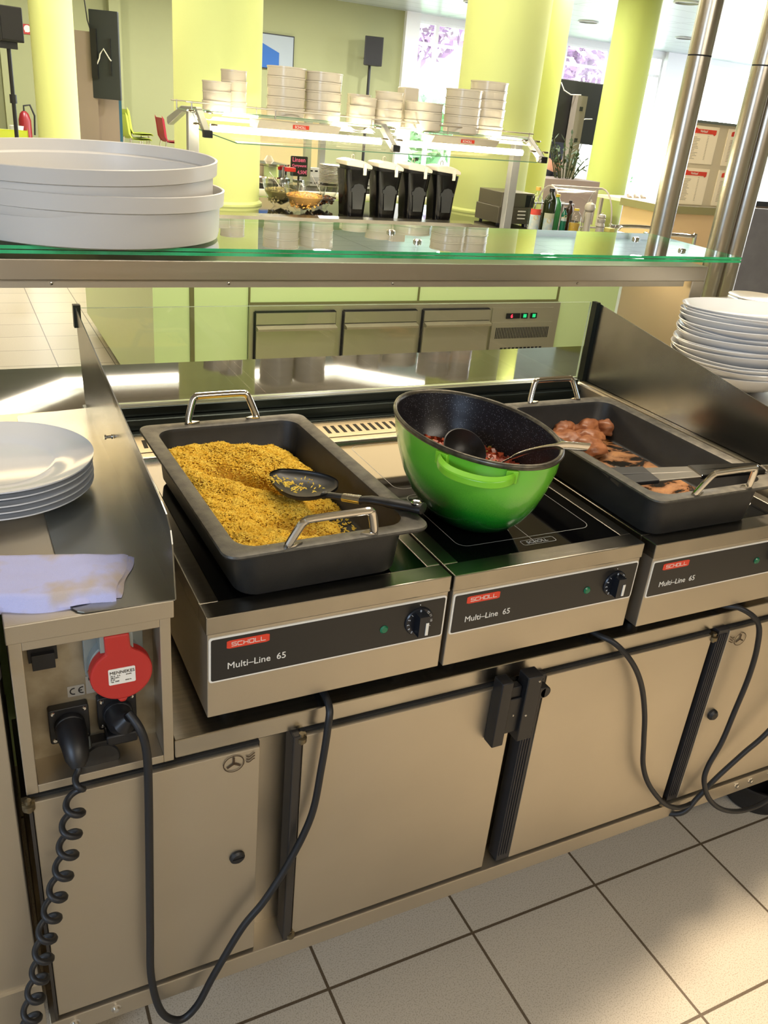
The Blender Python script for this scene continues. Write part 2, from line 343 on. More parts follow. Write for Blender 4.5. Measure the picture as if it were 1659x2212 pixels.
for x0, x1 in ((.600, .630), (1.068, 1.098)):
    b = MB().box(x0, x1, -.010, .02, .196, .664)
    for k in range(4): b.box(x0+.003+k*.006, x0+.006+k*.006, -.0125, -.01, .21, .655)
    b.out('door_seal', mat('dark_seal', (44, 42, 42), .5), ct, smooth=False, bevel=.001)
MB().box(-.2535, -.249, -.014, .02, .15, .662).out('corner_rod', mat('dark_rod'), ct, smooth=False)
b = MB().box(.510, .534, -.040, -.0125, .548, .690).box(.534, .566, -.034, -.0125, .568, .645).box(.563, .595, -.042, -.0125, .549, .692).box(.536, .562, -.030, -.0125, .645, .668)
b.lathe([(.012, -.010), (.012, .010)], (.609, -.030, .648), 20, ax='y').box(.594, .610, -.040, -.020, .636, .660)
hd = b.out('door_latch', BLK, ct, smooth=True, bevel=.002)
MB().lathe([(0, .002), (.002, .001), (.0025, 0)], (.588, -.042, .680), 10, ax='y').lathe([(0, .002), (.002, .001), (.0025, 0)], (.572, -.042, .608), 10, ax='y').lathe([(0, .002), (.002, .001), (.0025, 0)], (.550, -.034, .608), 10, ax='y').out('rivet', STEELP, hd)
for x in (-.225, -.16, 1.295, 1.342, 1.41):
    MB().lathe([(0, .006), (.005, .005), (.006, .001), (.0085, 0)], (x, -.017, .172), 14, ax='y').out('bolt', STEELP, ct)
for x, y in ((-.2, .08), (1.75, .08), (-.2, .7), (1.75, .7)):
    b = MB().lathe([(.045, -.012), (.05, -.008), (.05, .008), (.045, .012)], (x, y, .05), 24, ax='x').box(x-.02, x+.02, y-.03, y+.03, .09, .15).box(x-.022, x-.016, y-.02, y+.02, .05, .1).box(x+.016, x+.022, y-.02, y+.02, .05, .1)
    b.out('castor', BLK, ct)

# neighbour cabinet on the far left
nb = thing('side_cabinet', 'beige steel cabinet left of the power sockets, cut by the photo edge', 'cabinet', (-.6, .0, 0))
MB().box(-.25, .331, .012, .78, .26, .955).out('body', STEELF, nb, smooth=False, bevel=.002)
MB().box(-.25, .333, .006, .78, .15, .262).out('bottom_rail', STEELF, nb, smooth=False)
MB().box(.29, .334, -.022, .03, .90, .957).box(.27, .335, -.03, .0, .885, .905).out('corner_bracket', BLK, nb, smooth=False, bevel=.004)
for y in (.08, .7): MB().lathe([(.045, -.012), (.05, -.008), (.05, .008), (.045, .012)], (.2, y, .05), 24, ax='x').box(.18, .22, y-.03, y+.03, .08, .15).out('castor', BLK, nb)

# ---------------------------------------------------------------- power socket box
px = thing('power_socket_box', 'steel box with recessed sockets and a red power connector', 'socket box', (-.152, 0, .668))
w2 = .102
b = MB(); P = [(-w2, -.001), (w2, -.001), (w2, .252), (-w2, .252)]
b.box(-w2, w2, .06, .775, 0, .252)
b.box(-w2, -.086, -.004, .06, 0, .254).box(.087, w2, -.004, .06, 0, .254).box(-.086, .087, -.004, .06, .239, .254).box(-.086, .087, -.004, .06, 0, .014)
b.out('housing', STEELF, px, smooth=False, bevel=.001)
MB().box(-.104, .106, -.009, .775, .254, .282).out('top_plate', STEELF, px, smooth=False, bevel=.0015)
bp = MB().box(-.086, .087, .05, .0605, .014, .239).out('socket_panel', DIRTY, px, smooth=False)
# black switch
MB().box(-.079, -.042, .036, .05, .19, .236).box(-.075, -.046, .028, .05, .182, .206).lathe([(.0022, .0), (.0022, .001)], (-.061, .036, .225), 12, ax='y', m=1).out('rocker_switch', [BLK, WHITE], px, smooth=False, bevel=.002)
# CEE connector (red lid, grey flange)
cx, cz = .0315, .175
b = MB().prism(rrect(cx-.04, cx+.04, cz-.028, cz+.068, .008), .038, .05)
b.lathe([(.036, .0), (.036, .018), (.03, .02)], (cx, .040, cz+.0), 32, ax='y'); b.box(cx-.022, cx-.015, .008, .04, cz+.03, cz+.062).box(cx+.015, cx+.022, .008, .04, cz+.03, cz+.062)
GREYC = mat('grey_socket_plastic', (128, 134, 130), .45)
ce = b.out('connector_flange', GREYC, px, bevel=.001)
for dx, dz in ((-.033, .058), (.033, .06), (-.033, -.018)): MB().lathe([(0, .003), (.004, .002), (.005, 0)], (cx+dx, .038, cz+dz), 12, ax='y').out('screw', STEELP, ce)
REDL = mat('red_connector_plastic', (178, 44, 38), .42)
C2 = []
for j in range(33):
    a = radians(60-300*j/32-0)
    C2.append((cx+.004+.042*cos(a), cz-.008+.042*sin(a)))
lidP = [(cx+.004+.042*cos(a), cz-.008+.042*sin(a)) for a in [radians(62-304*j/40) for j in range(41)]]
lidP = lidP+[(cx-.016, cz+.034), (cx-.0165, cz+.058), (cx+.0165, cz+.058), (cx+.018, cz+.034)]
ld = MB().prism(lidP, .004, .024).prism([(cx-.004, cz-.049), (cx+.012, cz-.049), (cx+.008, cz-.057), (cx, cz-.057)], .006, .022).out('connector_lid', REDL, px, smooth=False, bevel=.003)
b = MB().prism(rrect(cx-.014, cx+.022, cz-.022, cz+.004, .002), .0032, .004)
b2 = MB()
for j, (t, s_, x, z) in enumerate([('MENNEKES', .0068, -.0125, -.0045), ('32 A   6 h', .0032, -.0115, -.0085), ('380-415V~', .0026, -.0115, -.0115), ('IP 44', .0028, -.0115, -.0145), ('Typ  3385', .0028, -.0115, -.0175), ('3/N/PE', .0026, .009, -.0085), ('50/60 Hz', .0022, .008, -.0175)]):
    letters(b2, t, s_, face(cx+x, .0030, cz+z))
b.out('rating_sticker', WHITE, ld, smooth=False); b2.out('lettering', mat('print_dark', (30, 28, 28), .6), ld, smooth=False)
pl = MB().prism(rrect(-.0078, .078, .112, .142, .001), .0490, .05).out('type_plate', mat('foil_plate', (176, 174, 168), .45, .5), px, smooth=False)
b2 = MB(); letters(b2, '400   Volt', .0055, face(0, .0487, .127)); letters(b2, '22,0   kW', .0055, face(0, .0487, .1195)); b2.box(-.004, .02, .0485, .049, .135, .1395)
letters(b2, '3 - NPE', .0045, face(.062, .0487, .131)); b2.out('lettering', mat('print_dark'), pl, smooth=False)
cp = MB().prism(rrect(-.033, -.010, .112, .130, .001), .049, .05).out('conformity_sticker', mat('foil_plate'), px, smooth=False)
b2 = MB()
def arcs(cx_, cz_, r, a0, a1, w_=.0016):
    P = [(cx_+r*cos(radians(a0+(a1-a0)*k/10)), cz_+r*sin(radians(a0+(a1-a0)*k/10))) for k in range(11)]
    Q = [(cx_+(r-w_)*cos(radians(a0+(a1-a0)*k/10)), cz_+(r-w_)*sin(radians(a0+(a1-a0)*k/10))) for k in range(11)]
    b2.prism(P+Q[::-1], .0485, .049)
arcs(-.0245, .121, .0058, 75, 285); arcs(-.0130, .121, .0058, 75, 285); b2.box(-.0180, -.0135, .0485, .049, .1202, .1217)
b2.out('ce_mark', mat('print_dark'), cp, smooth=False)
for (x0, x1, z0, z1) in ((-.062, -.008, .045, .104), (.004, .058, .052, .108)):
    b = MB().prism(rrect(x0, x1, z0, z1, .004), .036, .05); b.lathe([(.021, 0), (.021, .008), (.018, .01)], ((x0+x1)/2, .036, (z0+z1)/2), 28, ax='y')
    so = b.out('schuko_socket', BLK, px, bevel=.001)
    for dx in (x0+.006, x1-.006):
        for dz in (z0+.006, z1-.006): MB().lathe([(0, .002), (.0025, .0015), (.0035, 0)], (dx, .036, dz), 10, ax='y').out('screw', STEELP, so)
    if x0 < 0: MB().lathe([(.0, .003), (.024, .003), (.026, 0), (.024, -.002)], (.002, .012, .022), 28, ax='y').box(-.01, .012, .012, .03, .035, .052).out('socket_flap', BLK, so)
    else: MB().box(x0+.006, x1-.004, .01, .036, z0-.012, z0+.006).out('socket_flap', BLK, so, bevel=.003)

# coiled cable and its plug
t = thing('coiled_cable', 'black coiled cable hanging from the left socket to the floor', 'cable', (-.187, -.01, .735))
L0 = Vector(t.location)
MB().tube([Vector((-.187, .035, .742))-L0, Vector((-.186, .016, .739))-L0, Vector((-.185, .0, .733))-L0, Vector((-.185, -.014, .722))-L0, Vector((-.185, -.022, .712))-L0], [.021, .0205, .0185, .016, .009], 20).out('plug', BLK, t)
ax = smoothpath([(-.185, -.022, .715), (-.190, -.042, .695), (-.200, -.05, .655), (-.207, -.05, .615), (-.216, -.05, .57), (-.234, -.05, .505), (-.252, -.05, .435), (-.264, -.05, .372), (-.284, -.05, .285), (-.30, -.05, .18), (-.31, -.05, .09), (-.33, -.02, .02)], 6)
L = [0.0]
for i in range(1, len(ax)): L.append(L[-1]+(ax[i]-ax[i-1]).length)
N = 620; PP = []; turns = 18
for i in range(N+1):
    s_ = i/N*L[-1]; k = max(j for j in range(len(L)) if L[j] <= s_+1e-9); k = min(k, len(ax)-2)
    f = (s_-L[k])/(L[k+1]-L[k]); p = ax[k].lerp(ax[k+1], f); u = i/N; rr = .0125*min(1, u*14)
    a = turns*2*pi*(u**.93); PP.append(p+Vector((cos(a)*rr, sin(a)*rr, 0))-L0)
MB().tube(PP, .0046, 8, up=(0, 1, 0)).out('coil', RUB, t, ang=80)

def cable(name, label, P, r, loc, plug=None):
    t = thing(name, label, 'cable', loc); Lc = Vector(loc)
    MB().tube([p-Lc for p in smoothpath(P, 8)], r, 12).out('cord', RUB, t, ang=80)
    if plug: MB().tube([Vector(p)-Lc for p in plug[0]], plug[1], 18).out('plug', BLK, t)
    return t
cable('power_cable', 'thick black cable looping from under the rice pan unit down to the right-hand socket',
      [(.20, .20, .716), (.198, .06, .712), (.193, -.012, .712), (.187, -.028, .68), (.180, -.03, .60), (.168, -.03, .50), (.132, -.032, .41), (.09, -.035, .34), (.05, -.035, .288), (.0, -.04, .20), (-.03, -.04, .135), (-.06, -.04, .115), (-.09, -.04, .155), (-.104, -.04, .25), (-.102, -.038, .36), (-.098, -.035, .5), (-.094, -.032, .65), (-.094, -.03, .72), (-.100, -.022, .755), (-.112, -.005, .775)], .0062, (.2, 0, .7),
      ([(-.122, .034, .749), (-.121, .008, .750), (-.118, -.004, .757), (-.112, -.008, .768)], [.019, .019, .016, .008]))
cable('power_cable', 'thin black cable hanging from the middle unit down behind the bottom rail',
      [(.72, .2, .715), (.745, .03, .712), (.768, -.02, .708), (.81, -.035, .665), (.853, -.035, .60), (.885, -.035, .52), (.906, -.035, .44), (.925, -.035, .37), (.955, -.04, .31), (1.01, -.045, .245), (1.06, -.043, .21), (1.10, -.036, .193), (1.13, -.030, .186)], .0055, (.72, .1, .7))
cable('power_cable', 'black cable looping down from the right unit over the black tub',
      [(1.05, .2, .715), (1.07, .03, .712), (1.095, -.02, .72), (1.135, -.04, .69), (1.152, -.045, .63), (1.158, -.045, .55), (1.15, -.045, .46), (1.134, -.05, .385), (1.115, -.05, .32), (1.112, -.055, .28), (1.145, -.06, .22), (1.21, -.06, .165), (1.29, -.06, .135), (1.38, -.055, .135), (1.5, -.04, .18)], .0058, (1.05, .1, .7))
cable('power_cable', 'black cable rising from behind the loop towards the right edge of the photo',
      [(1.06, .03, .135), (1.10, -.03, .165), (1.14, -.034, .205), (1.18, -.035, .25), (1.24, -.04, .31), (1.292, -.045, .36), (1.36, -.045, .45), (1.45, -.03, .6), (1.5, -.02, .7)], .0058, (1.1, 0, .2))
tb = thing('black_tub', 'black plastic tub standing on the floor under the right end of the counter', 'tub', (1.50, .06, 0))
MB().lathe([(.0, .004), (.075, .004), (.10, .085), (.105, .087), (.105, .093), (.098, .093), (.072, .008), (0, .008)], n=48, caps=(False, False)).out('tub_body', BLK, tb)
hs = MB().tube([(1.62+.10*cos(a), .22+.09*sin(a), .02+.004*a) for a in [k*.35 for k in range(40)]], .014, 10).out('drain_hose', mat('grey_hose', (86, 88, 90), .5), None)
tag(hs, 'grey hose coiled on the floor behind the black tub', 'hose')

# ---------------------------------------------------------------- splash guards
def guard(name, label, x, P, flange):
    t = thing(name, label, 'splash guard', (x, .4, .951)); o = Vector(t.location)
    V = [(p[0]-o.x, p[1]-o.y, p[2]-o.z) for p in P]
    b = MB(); n = len(V); b.add(V+[(v[0]+.0018, v[1], v[2]) for v in V], [tuple(range(n)), tuple(range(n, 2*n))[::-1]]+[(i, (i+1) % n, n+(i+1) % n, n+i) for i in range(n)])
    b.out('side_sheet', GUARD, t, smooth=False)
    if flange: MB().prism([(a-o.x, c-o.y) for a, c in flange], 0.0, .0018, ax='z').out('base_flange', GUARD, t, smooth=False)
    return t
g1 = guard('splash_guard', 'bent stainless splash guard between the plates and the rice pan', -.045,
      [(-.045, -.012, .9525), (-.045, .782, .9525), (-.053, .787, 1.162), (-.0455, .06, 1.066), (-.045, .03, 1.060), (-.045, .008, 1.047), (-.045, .0, 1.03)],
      [(-.045, -.012), (-.045, .775), (-.177, .755), (-.181, .745), (-.175, .01), (-.168, -.002), (-.16, -.007)])
b = MB().lathe([(.004, 0), (.0045, .002), (.0025, .003), (.0025, .010), (.0045, .011), (.004, .014), (0, .014)], (0, 0, 0), 14, ax='x')
kn = b.out('stud', STEELP, g1); kn.location = (-.002, .433-.4, 1.018-.951); kn.rotation_euler = (0, 0, pi)
MB().box(-.012, .002, .375, .39, .17, .215).out('glass_channel', STEELD, g1, smooth=False)
g2 = guard('splash_guard', 'dark tall splash guard to the right of the meat pan', 1.25,
      [(1.25, -.02, .942), (1.25, .775, .942), (1.25, .772, 1.162), (1.25, .755, 1.16), (1.25, .0, 1.049)], [(1.25, -.02), (1.25, .775), (1.30, .775), (1.30, -.02)])
MB().box(-.012, .0, .352, .372, .0, .212).out('glass_channel', STEELD, g2, smooth=False)
sg = thing('guard_glass', 'upright clear glass pane standing behind the pans', 'glass pane', (.6, .782, .953))
def pane(name, x0, x1, y0, y1, z0, z1, par, gm, em, thin):
    b = MB(); k = {'y': 1, 'z': 2}[thin]
    V = [(x, y, z) for z in (z0, z1) for y in (y0, y1) for x in (x0, x1)]
    F = [(0, 2, 3, 1), (4, 5, 7, 6), (0, 1, 5, 4), (2, 6, 7, 3), (0, 4, 6, 2), (1, 3, 7, 5)]
    big = {'z': (0, 1), 'y': (2, 3)}[thin]
    for i, f in enumerate(F): b.add([V[q] for q in f], [(0, 1, 2, 3)], 0 if i in big else 1)
    return b.out(name, [gm, em], par, smooth=False)
pane('pane', -.645, .642, -.003, .003, .002, .206, sg, GL, EDGEC, 'y')
# granite ledge and customer-side front
gl = thing('granite_ledge', 'dark polished granite ledge behind the glass guard', 'counter', (.4, 1.0, .82))
MB().box(-1.6, 1.9, -.195, .42, 0, .03).out('slab', GRAN, gl, smooth=False, bevel=.002)
MB().box(-1.6, 1.9, -.17, .38, -.82, 0).out('front_body', GREENP, gl, smooth=False)
# ---------------------------------------------------------------- portal frame and glass shelf
pf = thing('shelf_frame', 'stainless steel box-section frame carrying the green-edged glass shelf', 'frame', (.4, 1.05, .9))
b = MB().box(-1.6, 1.368, -.145, .15, .288, .331); b.out('beam', STEEL, pf, smooth=False, bevel=.002)
MB().box(-1.5, 1.30, -.13, -.118, .270, .289).box(-1.5, 1.30, .127, .139, .270, .289).out('beam_underside', STEELF, pf, smooth=False)
MB().box(-1.3, 1.25, -.115, .124, .276, .286).out('warming_light', mat('warming_light', (255, 236, 200), .5, emit=(255, 222, 164), es=5.0), pf, smooth=False)
MB().box(1.318, 1.368, -.145, .15, -.049, .289).out('leg', STEELF, pf, smooth=False, bevel=.002)
MB().box(-1.6, -1.55, -.145, .15, -.049, .289).out('leg', STEELF, pf, smooth=False, bevel=.002)
for x in (-.38, .0, .42, 1.0): MB().lathe([(0, .003), (.003, .002), (.004, 0)], (x-.1, -.13, .279), 10, ax='y').out('screw', STEELP, pf)
sh = thing('glass_shelf', 'long double-layer glass shelf with green edges across the picture', 'shelf', (.4, 1.1, 1.222))
def poly_pane(name, P, z0, z1, par):
    n = len(P); b = MB(); b.add([(p[0], p[1], z0) for p in P], [tuple(range(n))[::-1]], 0); b.add([(p[0], p[1], z1) for p in P], [tuple(range(n))], 0)
    for i in range(n):
        a, c = P[i], P[(i+1) % n]; b.add([(a[0], a[1], z0), (c[0], c[1], z0), (c[0], c[1], z1), (a[0], a[1], z1)], [(0, 1, 2, 3)], 1)
    return b.out(name, [GLG, EDGE], par, smooth=False)
PZ = [(-2.1, -.223), (1.492, -.20), (1.548, .26), (-2.1, .31)]
poly_pane('glass_layer', PZ, .0225, .0295, sh); poly_pane('glass_layer', PZ, .0315, .0385, sh)
for x, y in ((1.343, -.10), (1.343, .11), (.45, -.05), (.45, .11), (-.6, -.05)):
    MB().lathe([(.009, 0), (.009, .0222), (.004, .0222), (.004, .0386), (.012, .0388), (.012, .043), (.008, .046), (0, .046)], (x, y, 0), 20).out('spacer_pin', STEELP, sh)

# grey basins on the shelf
def basin(label, loc, tilt):
    t = thing('grey_basin', label, 'basin', loc, group=None)
    prof = [(0, .0), (.275, 0), (.290, .006), (.293, .02), (.295, .092), (.304, .096), (.306, .135), (.303, .137), (.300, .135), (.298, .100), (.289, .094), (.286, .02), (.275, .008), (0, .008)]
    MB().lathe(prof, n=120, caps=(False, False)).out('bowl', GREYP, t); t.rotation_euler = tilt; return t
basin('large round grey plastic basin at the bottom of the pair on the glass shelf', (.032, 1.115, 1.2608), (0, 0, 0)).scale = (.985, .985, .78)
basin('large round grey plastic basin tilted on top of the other on the glass shelf', (.020, 1.112, 1.3255), (radians(1.7), radians(-1.8), 0)).scale = (.975, .975, .72)

# ---------------------------------------------------------------- cooking units
def cooker(loc, label):
    t = thing('induction_cooker', label, 'cooker', loc, group='countertop induction units on the steel counter')
    MB().box(.002, .398, .002, .72, .024, .174).out('housing', STEELF, t, smooth=False, bevel=.0015)
    b = MB(); b.box(0, .4, 0, .04, .172, .202).box(0, .4, .592, .72, .172, .202).box(0, .03, .04, .592, .172, .202).box(.374, .4, .04, .592, .172, .202)
    b.out('top_frame', STEELT, t, smooth=False, bevel=.002)
    hb = MB().box(.030, .374, .040, .592, .18, .2012).out('ceramic_hob', HOB, t, smooth=False)
    b = MB()
    def line(P, w_=.0012, z=.2014):
        n = len(P)
        for i in range(n-1):
            a, c = Vector((*P[i], 0)), Vector((*P[i+1], 0)); d = (c-a).normalized(); q = Vector((-d.y, d.x, 0))*w_/2
            b.add([(a+q).to_tuple()[:2]+(z,), (a-q).to_tuple()[:2]+(z,), (c-q).to_tuple()[:2]+(z,), (c+q).to_tuple()[:2]+(z,)], [(0, 1, 2, 3)])
    R = rrect(.06, .344, .085, .30, .02); line(R+[R[0]]); R = rrect(.06, .344, .33, .56, .02); line(R+[R[0]]); line([(.202, .06), (.202, .57)]); line([(.20, .315), (.36, .315)])
    letters(b, 'SCHOLL', .012, Matrix.Translation((.185, .062, .2013)), bold=.0001); R = rrect(.175, .245, .058, .074, .004); line(R+[R[0]])
    b.out('zone_marking', mat('zone_print', (150, 152, 150), .4), hb, smooth=False)
    b = MB().box(.03, .37, .618, .705, .2022, .2032); b2 = MB()
    for k in range(17): b2.prism([(.045+k*.0187, .640), (.0535+k*.0187, .640), (.0560+k*.0187, .684), (.0475+k*.0187, .684)], .2033, .2036, ax='z')
    vt = b.out('vent_strip', STEEL, t, smooth=False); b2.out('slots', mat('slot_black', (8, 8, 8), .8), vt, smooth=False)
    for x in (.05, .35):
        for y in (.06, .65): MB().lathe([(.016, 0), (.018, .025)], (x, y, 0), 16).out('foot', BLK, t)
    cp = MB().prism(rrect(.004, .396, .088, .166, .005), .0005, .003, m=0).prism(rrect(.007, .393, .091, .163, .003), -.0003, .003, m=1).out('control_panel', [WHITE, PANEL], t, smooth=False)
    b = MB().prism([(.030, .1455), (.034, .1442), (.09, .1442), (.0945, .1455), (.0945, .1565), (.09, .1578), (.034, .1578), (.030, .1565)], -.0008, .0, m=0)
    F = lambda x, z: b.box(x, x, 0, 0, z, z)
    def st(x0, z0, x1, z1, w_=.0009): b.box(min(x0, x1)-w_/2, max(x0, x1)+w_/2, -.0012, -.0008, min(z0, z1)-w_/2, max(z0, z1)+w_/2, 1)
    W_, H_, z0 = .0066, .0062, .1479
    for i, ch in enumerate('SCHOLL'):
        x = .0375+i*.0088; z1 = z0+H_; zm = z0+H_/2
        if ch == 'S': st(x, z1, x+W_, z1); st(x, zm, x, z1); st(x, zm, x+W_, zm); st(x+W_, z0, x+W_, zm); st(x, z0, x+W_, z0)
        if ch == 'C': st(x, z1, x+W_, z1); st(x, z0, x, z1); st(x, z0, x+W_, z0)
        if ch == 'H': st(x, z0, x, z1); st(x+W_, z0, x+W_, z1); st(x, zm, x+W_, zm)
        if ch == 'O': st(x, z1, x+W_, z1); st(x, z0, x, z1); st(x, z0, x+W_, z0); st(x+W_, z0, x+W_, z1)
        if ch == 'L': st(x, z0, x, z1); st(x, z0, x+W_, z0)
    b.out('badge', [RED, WHITE], cp, smooth=False)
    b = MB(); letters(b, 'Multi\u2013Line  65', .0158, face(.0305, -.0006, .1085)); b.out('lettering', WHITE, cp, smooth=False)
    MB().lathe([(0, .003), (.005, .003), (.0072, .001), (.0072, 0)], (.285, -.0003, .124), 20, ax='y').out('indicator_light', mat('green_lens', (14, 104, 70), .25), cp)
    b = MB().lathe([(0, .004), (.024, .004), (.0255, .002), (.0255, 0)], (.347, -.0003, .1275), 40, ax='y').box(.338, .356, -.020, -.004, .109, .146)
    b.lathe([(0, .001), (.001, 0)], (.347, -.0003, .1575), 8, ax='y', m=1)
    b.out('dial', [mat('dial_blueblack', (18, 22, 30), .3), WHITE], cp, bevel=.0015)
    MB().box(.3495, .3545, -.0212, -.0195, .1115, .1345).out('pointer', WHITE, cp, smooth=False)
    b = MB()
    for n, a in (('0', 90), ('1', 135), ('2', 160), ('3', 185), ('4', 208), ('5', 232), ('6', 255), ('7', 278), ('A', -28), ('10', 0), ('11', 26), ('12', 50)):
        r = radians(a); letters(b, n, .0058, face(.347+.0212*cos(r), -.0046, .1275+.0212*sin(r), r-pi/2) @ Matrix.Translation((0, -.002, 0)), 'CENTER')
    b.out('numerals', mat('dial_print', (200, 205, 210), .5), cp, smooth=False)
    return t
c1 = cooker((0, 0, .7035), 'left induction unit with the rice pan on it')
dup(c1, (.4035, -.0025, .7035), 'middle induction unit with the green pot on it')
dup(c1, (.8194, -.015, .7035), 'right induction unit with the meat pan on it')

# ---------------------------------------------------------------- gastronorm pans
def gpan(loc, rz, label):
    t = thing('roasting_pan', label, 'pan', loc, rz, group='black rectangular roasting pans')
    Wp, Lp, Hh = .325, .53, .088
    def ring(i, z, r): return [(x, y, z) for x, y in rrect(i, Wp-i, i, Lp-i, r, 6)]
    MB().rings([ring(.034, 0, .03), ring(.030, .004, .034), ring(.024, .078, .034), ring(.006, .081, .024), ring(.0, .082, .022), ring(-.001, .085, .022)], caps=(True, False)).rings(
        [ring(.026, Hh-.002, .034), ring(.028, Hh-.008, .034), ring(.034, .012, .032), ring(.040, .006, .03)][::1], caps=(False, True)).out('pan_body', IRON, t, ang=50)
    MB().rings([ring(-.001, .085, .022), ring(.0, Hh, .022), ring(.004, Hh+.001, .022), ring(.022, Hh, .032), ring(.026, Hh-.002, .034)], caps=(False, False)).out('rim', IRONR, t, ang=50)
    for s, y0 in ((-1, .008), (1, Lp-.010)):
        c = .5*Wp-.002
        P = [(c-.068, y0, Hh+.0), (c-.066, y0+s*.004, Hh+.010), (c-.055, y0+s*.014, Hh+.040), (c-.049, y0+s*.016, Hh+.046), (c-.04, y0+s*.017, Hh+.048), (c+.04, y0+s*.017, Hh+.048), (c+.049, y0+s*.016, Hh+.046), (c+.055, y0+s*.014, Hh+.040), (c+.066, y0+s*.004, Hh+.010), (c+.068, y0, Hh)]
        b = MB().tube(smoothpath(P, 4), .0068, 10, up=(0, 1, 0), flat=.75)
        for q in (-1, 1): b.prism([(c+q*.070, y0-.006), (c+q*.060, y0+.006), (c+q*.046, y0-.0), (c+q*.060, y0-.006)], Hh+.0005, Hh+.004, ax='z')
        b.out('handle', STEELP, t)
    return t
gpan((.0271, -.0055, .9112), .028, 'black roasting pan heaped with yellow rice')
gpan((.792, -.018, .9072), .0, 'black roasting pan with browned meat and juices, on the right unit')

# ---------------------------------------------------------------- rice
def gridmesh(nx, ny, fx, fy, h):
    b = MB(); V = []; F = []
    for j in range(ny+1):
        for i in range(nx+1):
            x = fx(i/nx); y = fy(j/ny); V.append((x, y, h(x, y)))
    for j in range(ny):
        for i in range(nx): k = j*(nx+1)+i; F.append((k, k+1, k+nx+2, k+nx+1))
    return b.add(V, F)
def gauss(x, y, cx_, cy_, sx_, sy_, a=0):
    c, s_ = cos(a), sin(a); u = (x-cx_)*c+(y-cy_)*s_; v = -(x-cx_)*s_+(y-cy_)*c
    return math.exp(-(u/sx_)**2-(v/sy_)**2)
def corner(x, y, m=.034, r=.040):
    dx = max(0, m+r-x, x-(.325-m-r)); dy = max(0, m+r-y, y-(.53-m-r)); return math.hypot(dx, dy)-(r-.002) if dx > 0 and dy > 0 else -1
def hr(x, y):
    h = .030+.026*(1-x/.3)+.010*max(0, y-.3)/.2
    h += .016*gauss(x, y, .22, .40, .14, .028, radians(-42))+.014*gauss(x, y, .09, .30, .12, .03, radians(-48))
    h -= .075*gauss(x, y, .125, .375, .030, .022, radians(-40)); h -= .075*gauss(x, y, .170, .325, .034, .020, radians(-30)); h -= .030*gauss(x, y, .13, .365, .085, .034, radians(-40)); h -= .020*gauss(x, y, .23, .29, .06, .03, radians(-45))
    h -= .045*gauss(x, y, .20, .13, .10, .020, radians(-20)); h -= .05*gauss(x, y, .245, .215, .03, .018, -.5); h -= .03*gauss(x, y, .265, .15, .05, .05)
    h += .010*gauss(x, y, .10, .16, .07, .04, radians(-40))
    h += .0035*sin(x*85+y*40)*sin(y*60-x*30)+.002*sin(x*190+2)*sin(y*170)
    e = min(x-.032, .293-x, y-.032, .498-y); h -= .016*max(0, 1-e/.03)**2
    e2 = .293-x; h -= .010*max(0, 1-e2/.05)
    return max(.0030, min(.082, h))
def grains(n, hfun, samp, Lg, Wg, lift, seed, base=None):
    R = np.random.RandomState(seed); V = np.zeros((n, 6, 3)); cnt = 0
    for i in range(n):
        x, y = samp(R); z = hfun(x, y)
        if z < .0075:
            if R.rand() > .12: continue
            z = .0072
        a = R.uniform(0, 2*pi); el = R.normal(0, .35); s_ = R.uniform(.8, 1.15)
        d = np.array([cos(a)*cos(el), sin(a)*cos(el), sin(el)])*Lg*.5*s_; q = np.array([-sin(a), cos(a), 0])*Wg*.5; r = np.cross(d, q); r = r/np.linalg.norm(r)*Wg*.5
        c = np.array([x, y, z+lift*R.uniform(.2, 1.4)]); V[cnt] = [c-d, c-d*.1+q, c-d*.1+r, c-d*.1-q, c-d*.1-r, c+d]; cnt += 1
    V = V[:cnt].reshape(-1, 3); F = []
    for i in range(cnt):
        k = i*6
        for j in range(4): F.append((k, k+1+j, k+1+(j+1) % 4)); F.append((k+5, k+1+(j+1) % 4, k+1+j))
    return V.tolist(), F
RICE = mat('yellow_rice', (246, 214, 92), .42, 0, .4, col2=(236, 194, 62), vscale=60)
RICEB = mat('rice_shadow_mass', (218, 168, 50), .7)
rb = gridmesh(90, 140, lambda t: .032+t*.261, lambda t: .032+t*.466, lambda x, y: hr(x, y)-.0030)
Vg, Fg = grains(25000, hr, lambda R: next(q for q in iter(lambda: (R.uniform(.037, .288), R.uniform(.037, .493)), None) if corner(*q) < 0), .0084, .0031, .0016, 1)
def inrr(p, m=.0335, r=.036):
    x, y, z = p; cx_ = min(max(x, m+r), .325-m-r); cy_ = min(max(y, m+r), .53-m-r); d = math.hypot(x-cx_, y-cy_)
    return (cx_+(x-cx_)*r/d, cy_+(y-cy_)*r/d, min(z, .07)) if d > r else p
rb.v = [inrr(p) for p in rb.v]
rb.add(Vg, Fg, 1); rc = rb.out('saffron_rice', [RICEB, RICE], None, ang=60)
rc.location = (.0271, -.0055, .9112); rc.rotation_euler = (0, 0, .028); tag(rc, 'yellow rice heaped in the left black pan', 'rice', kind='stuff')

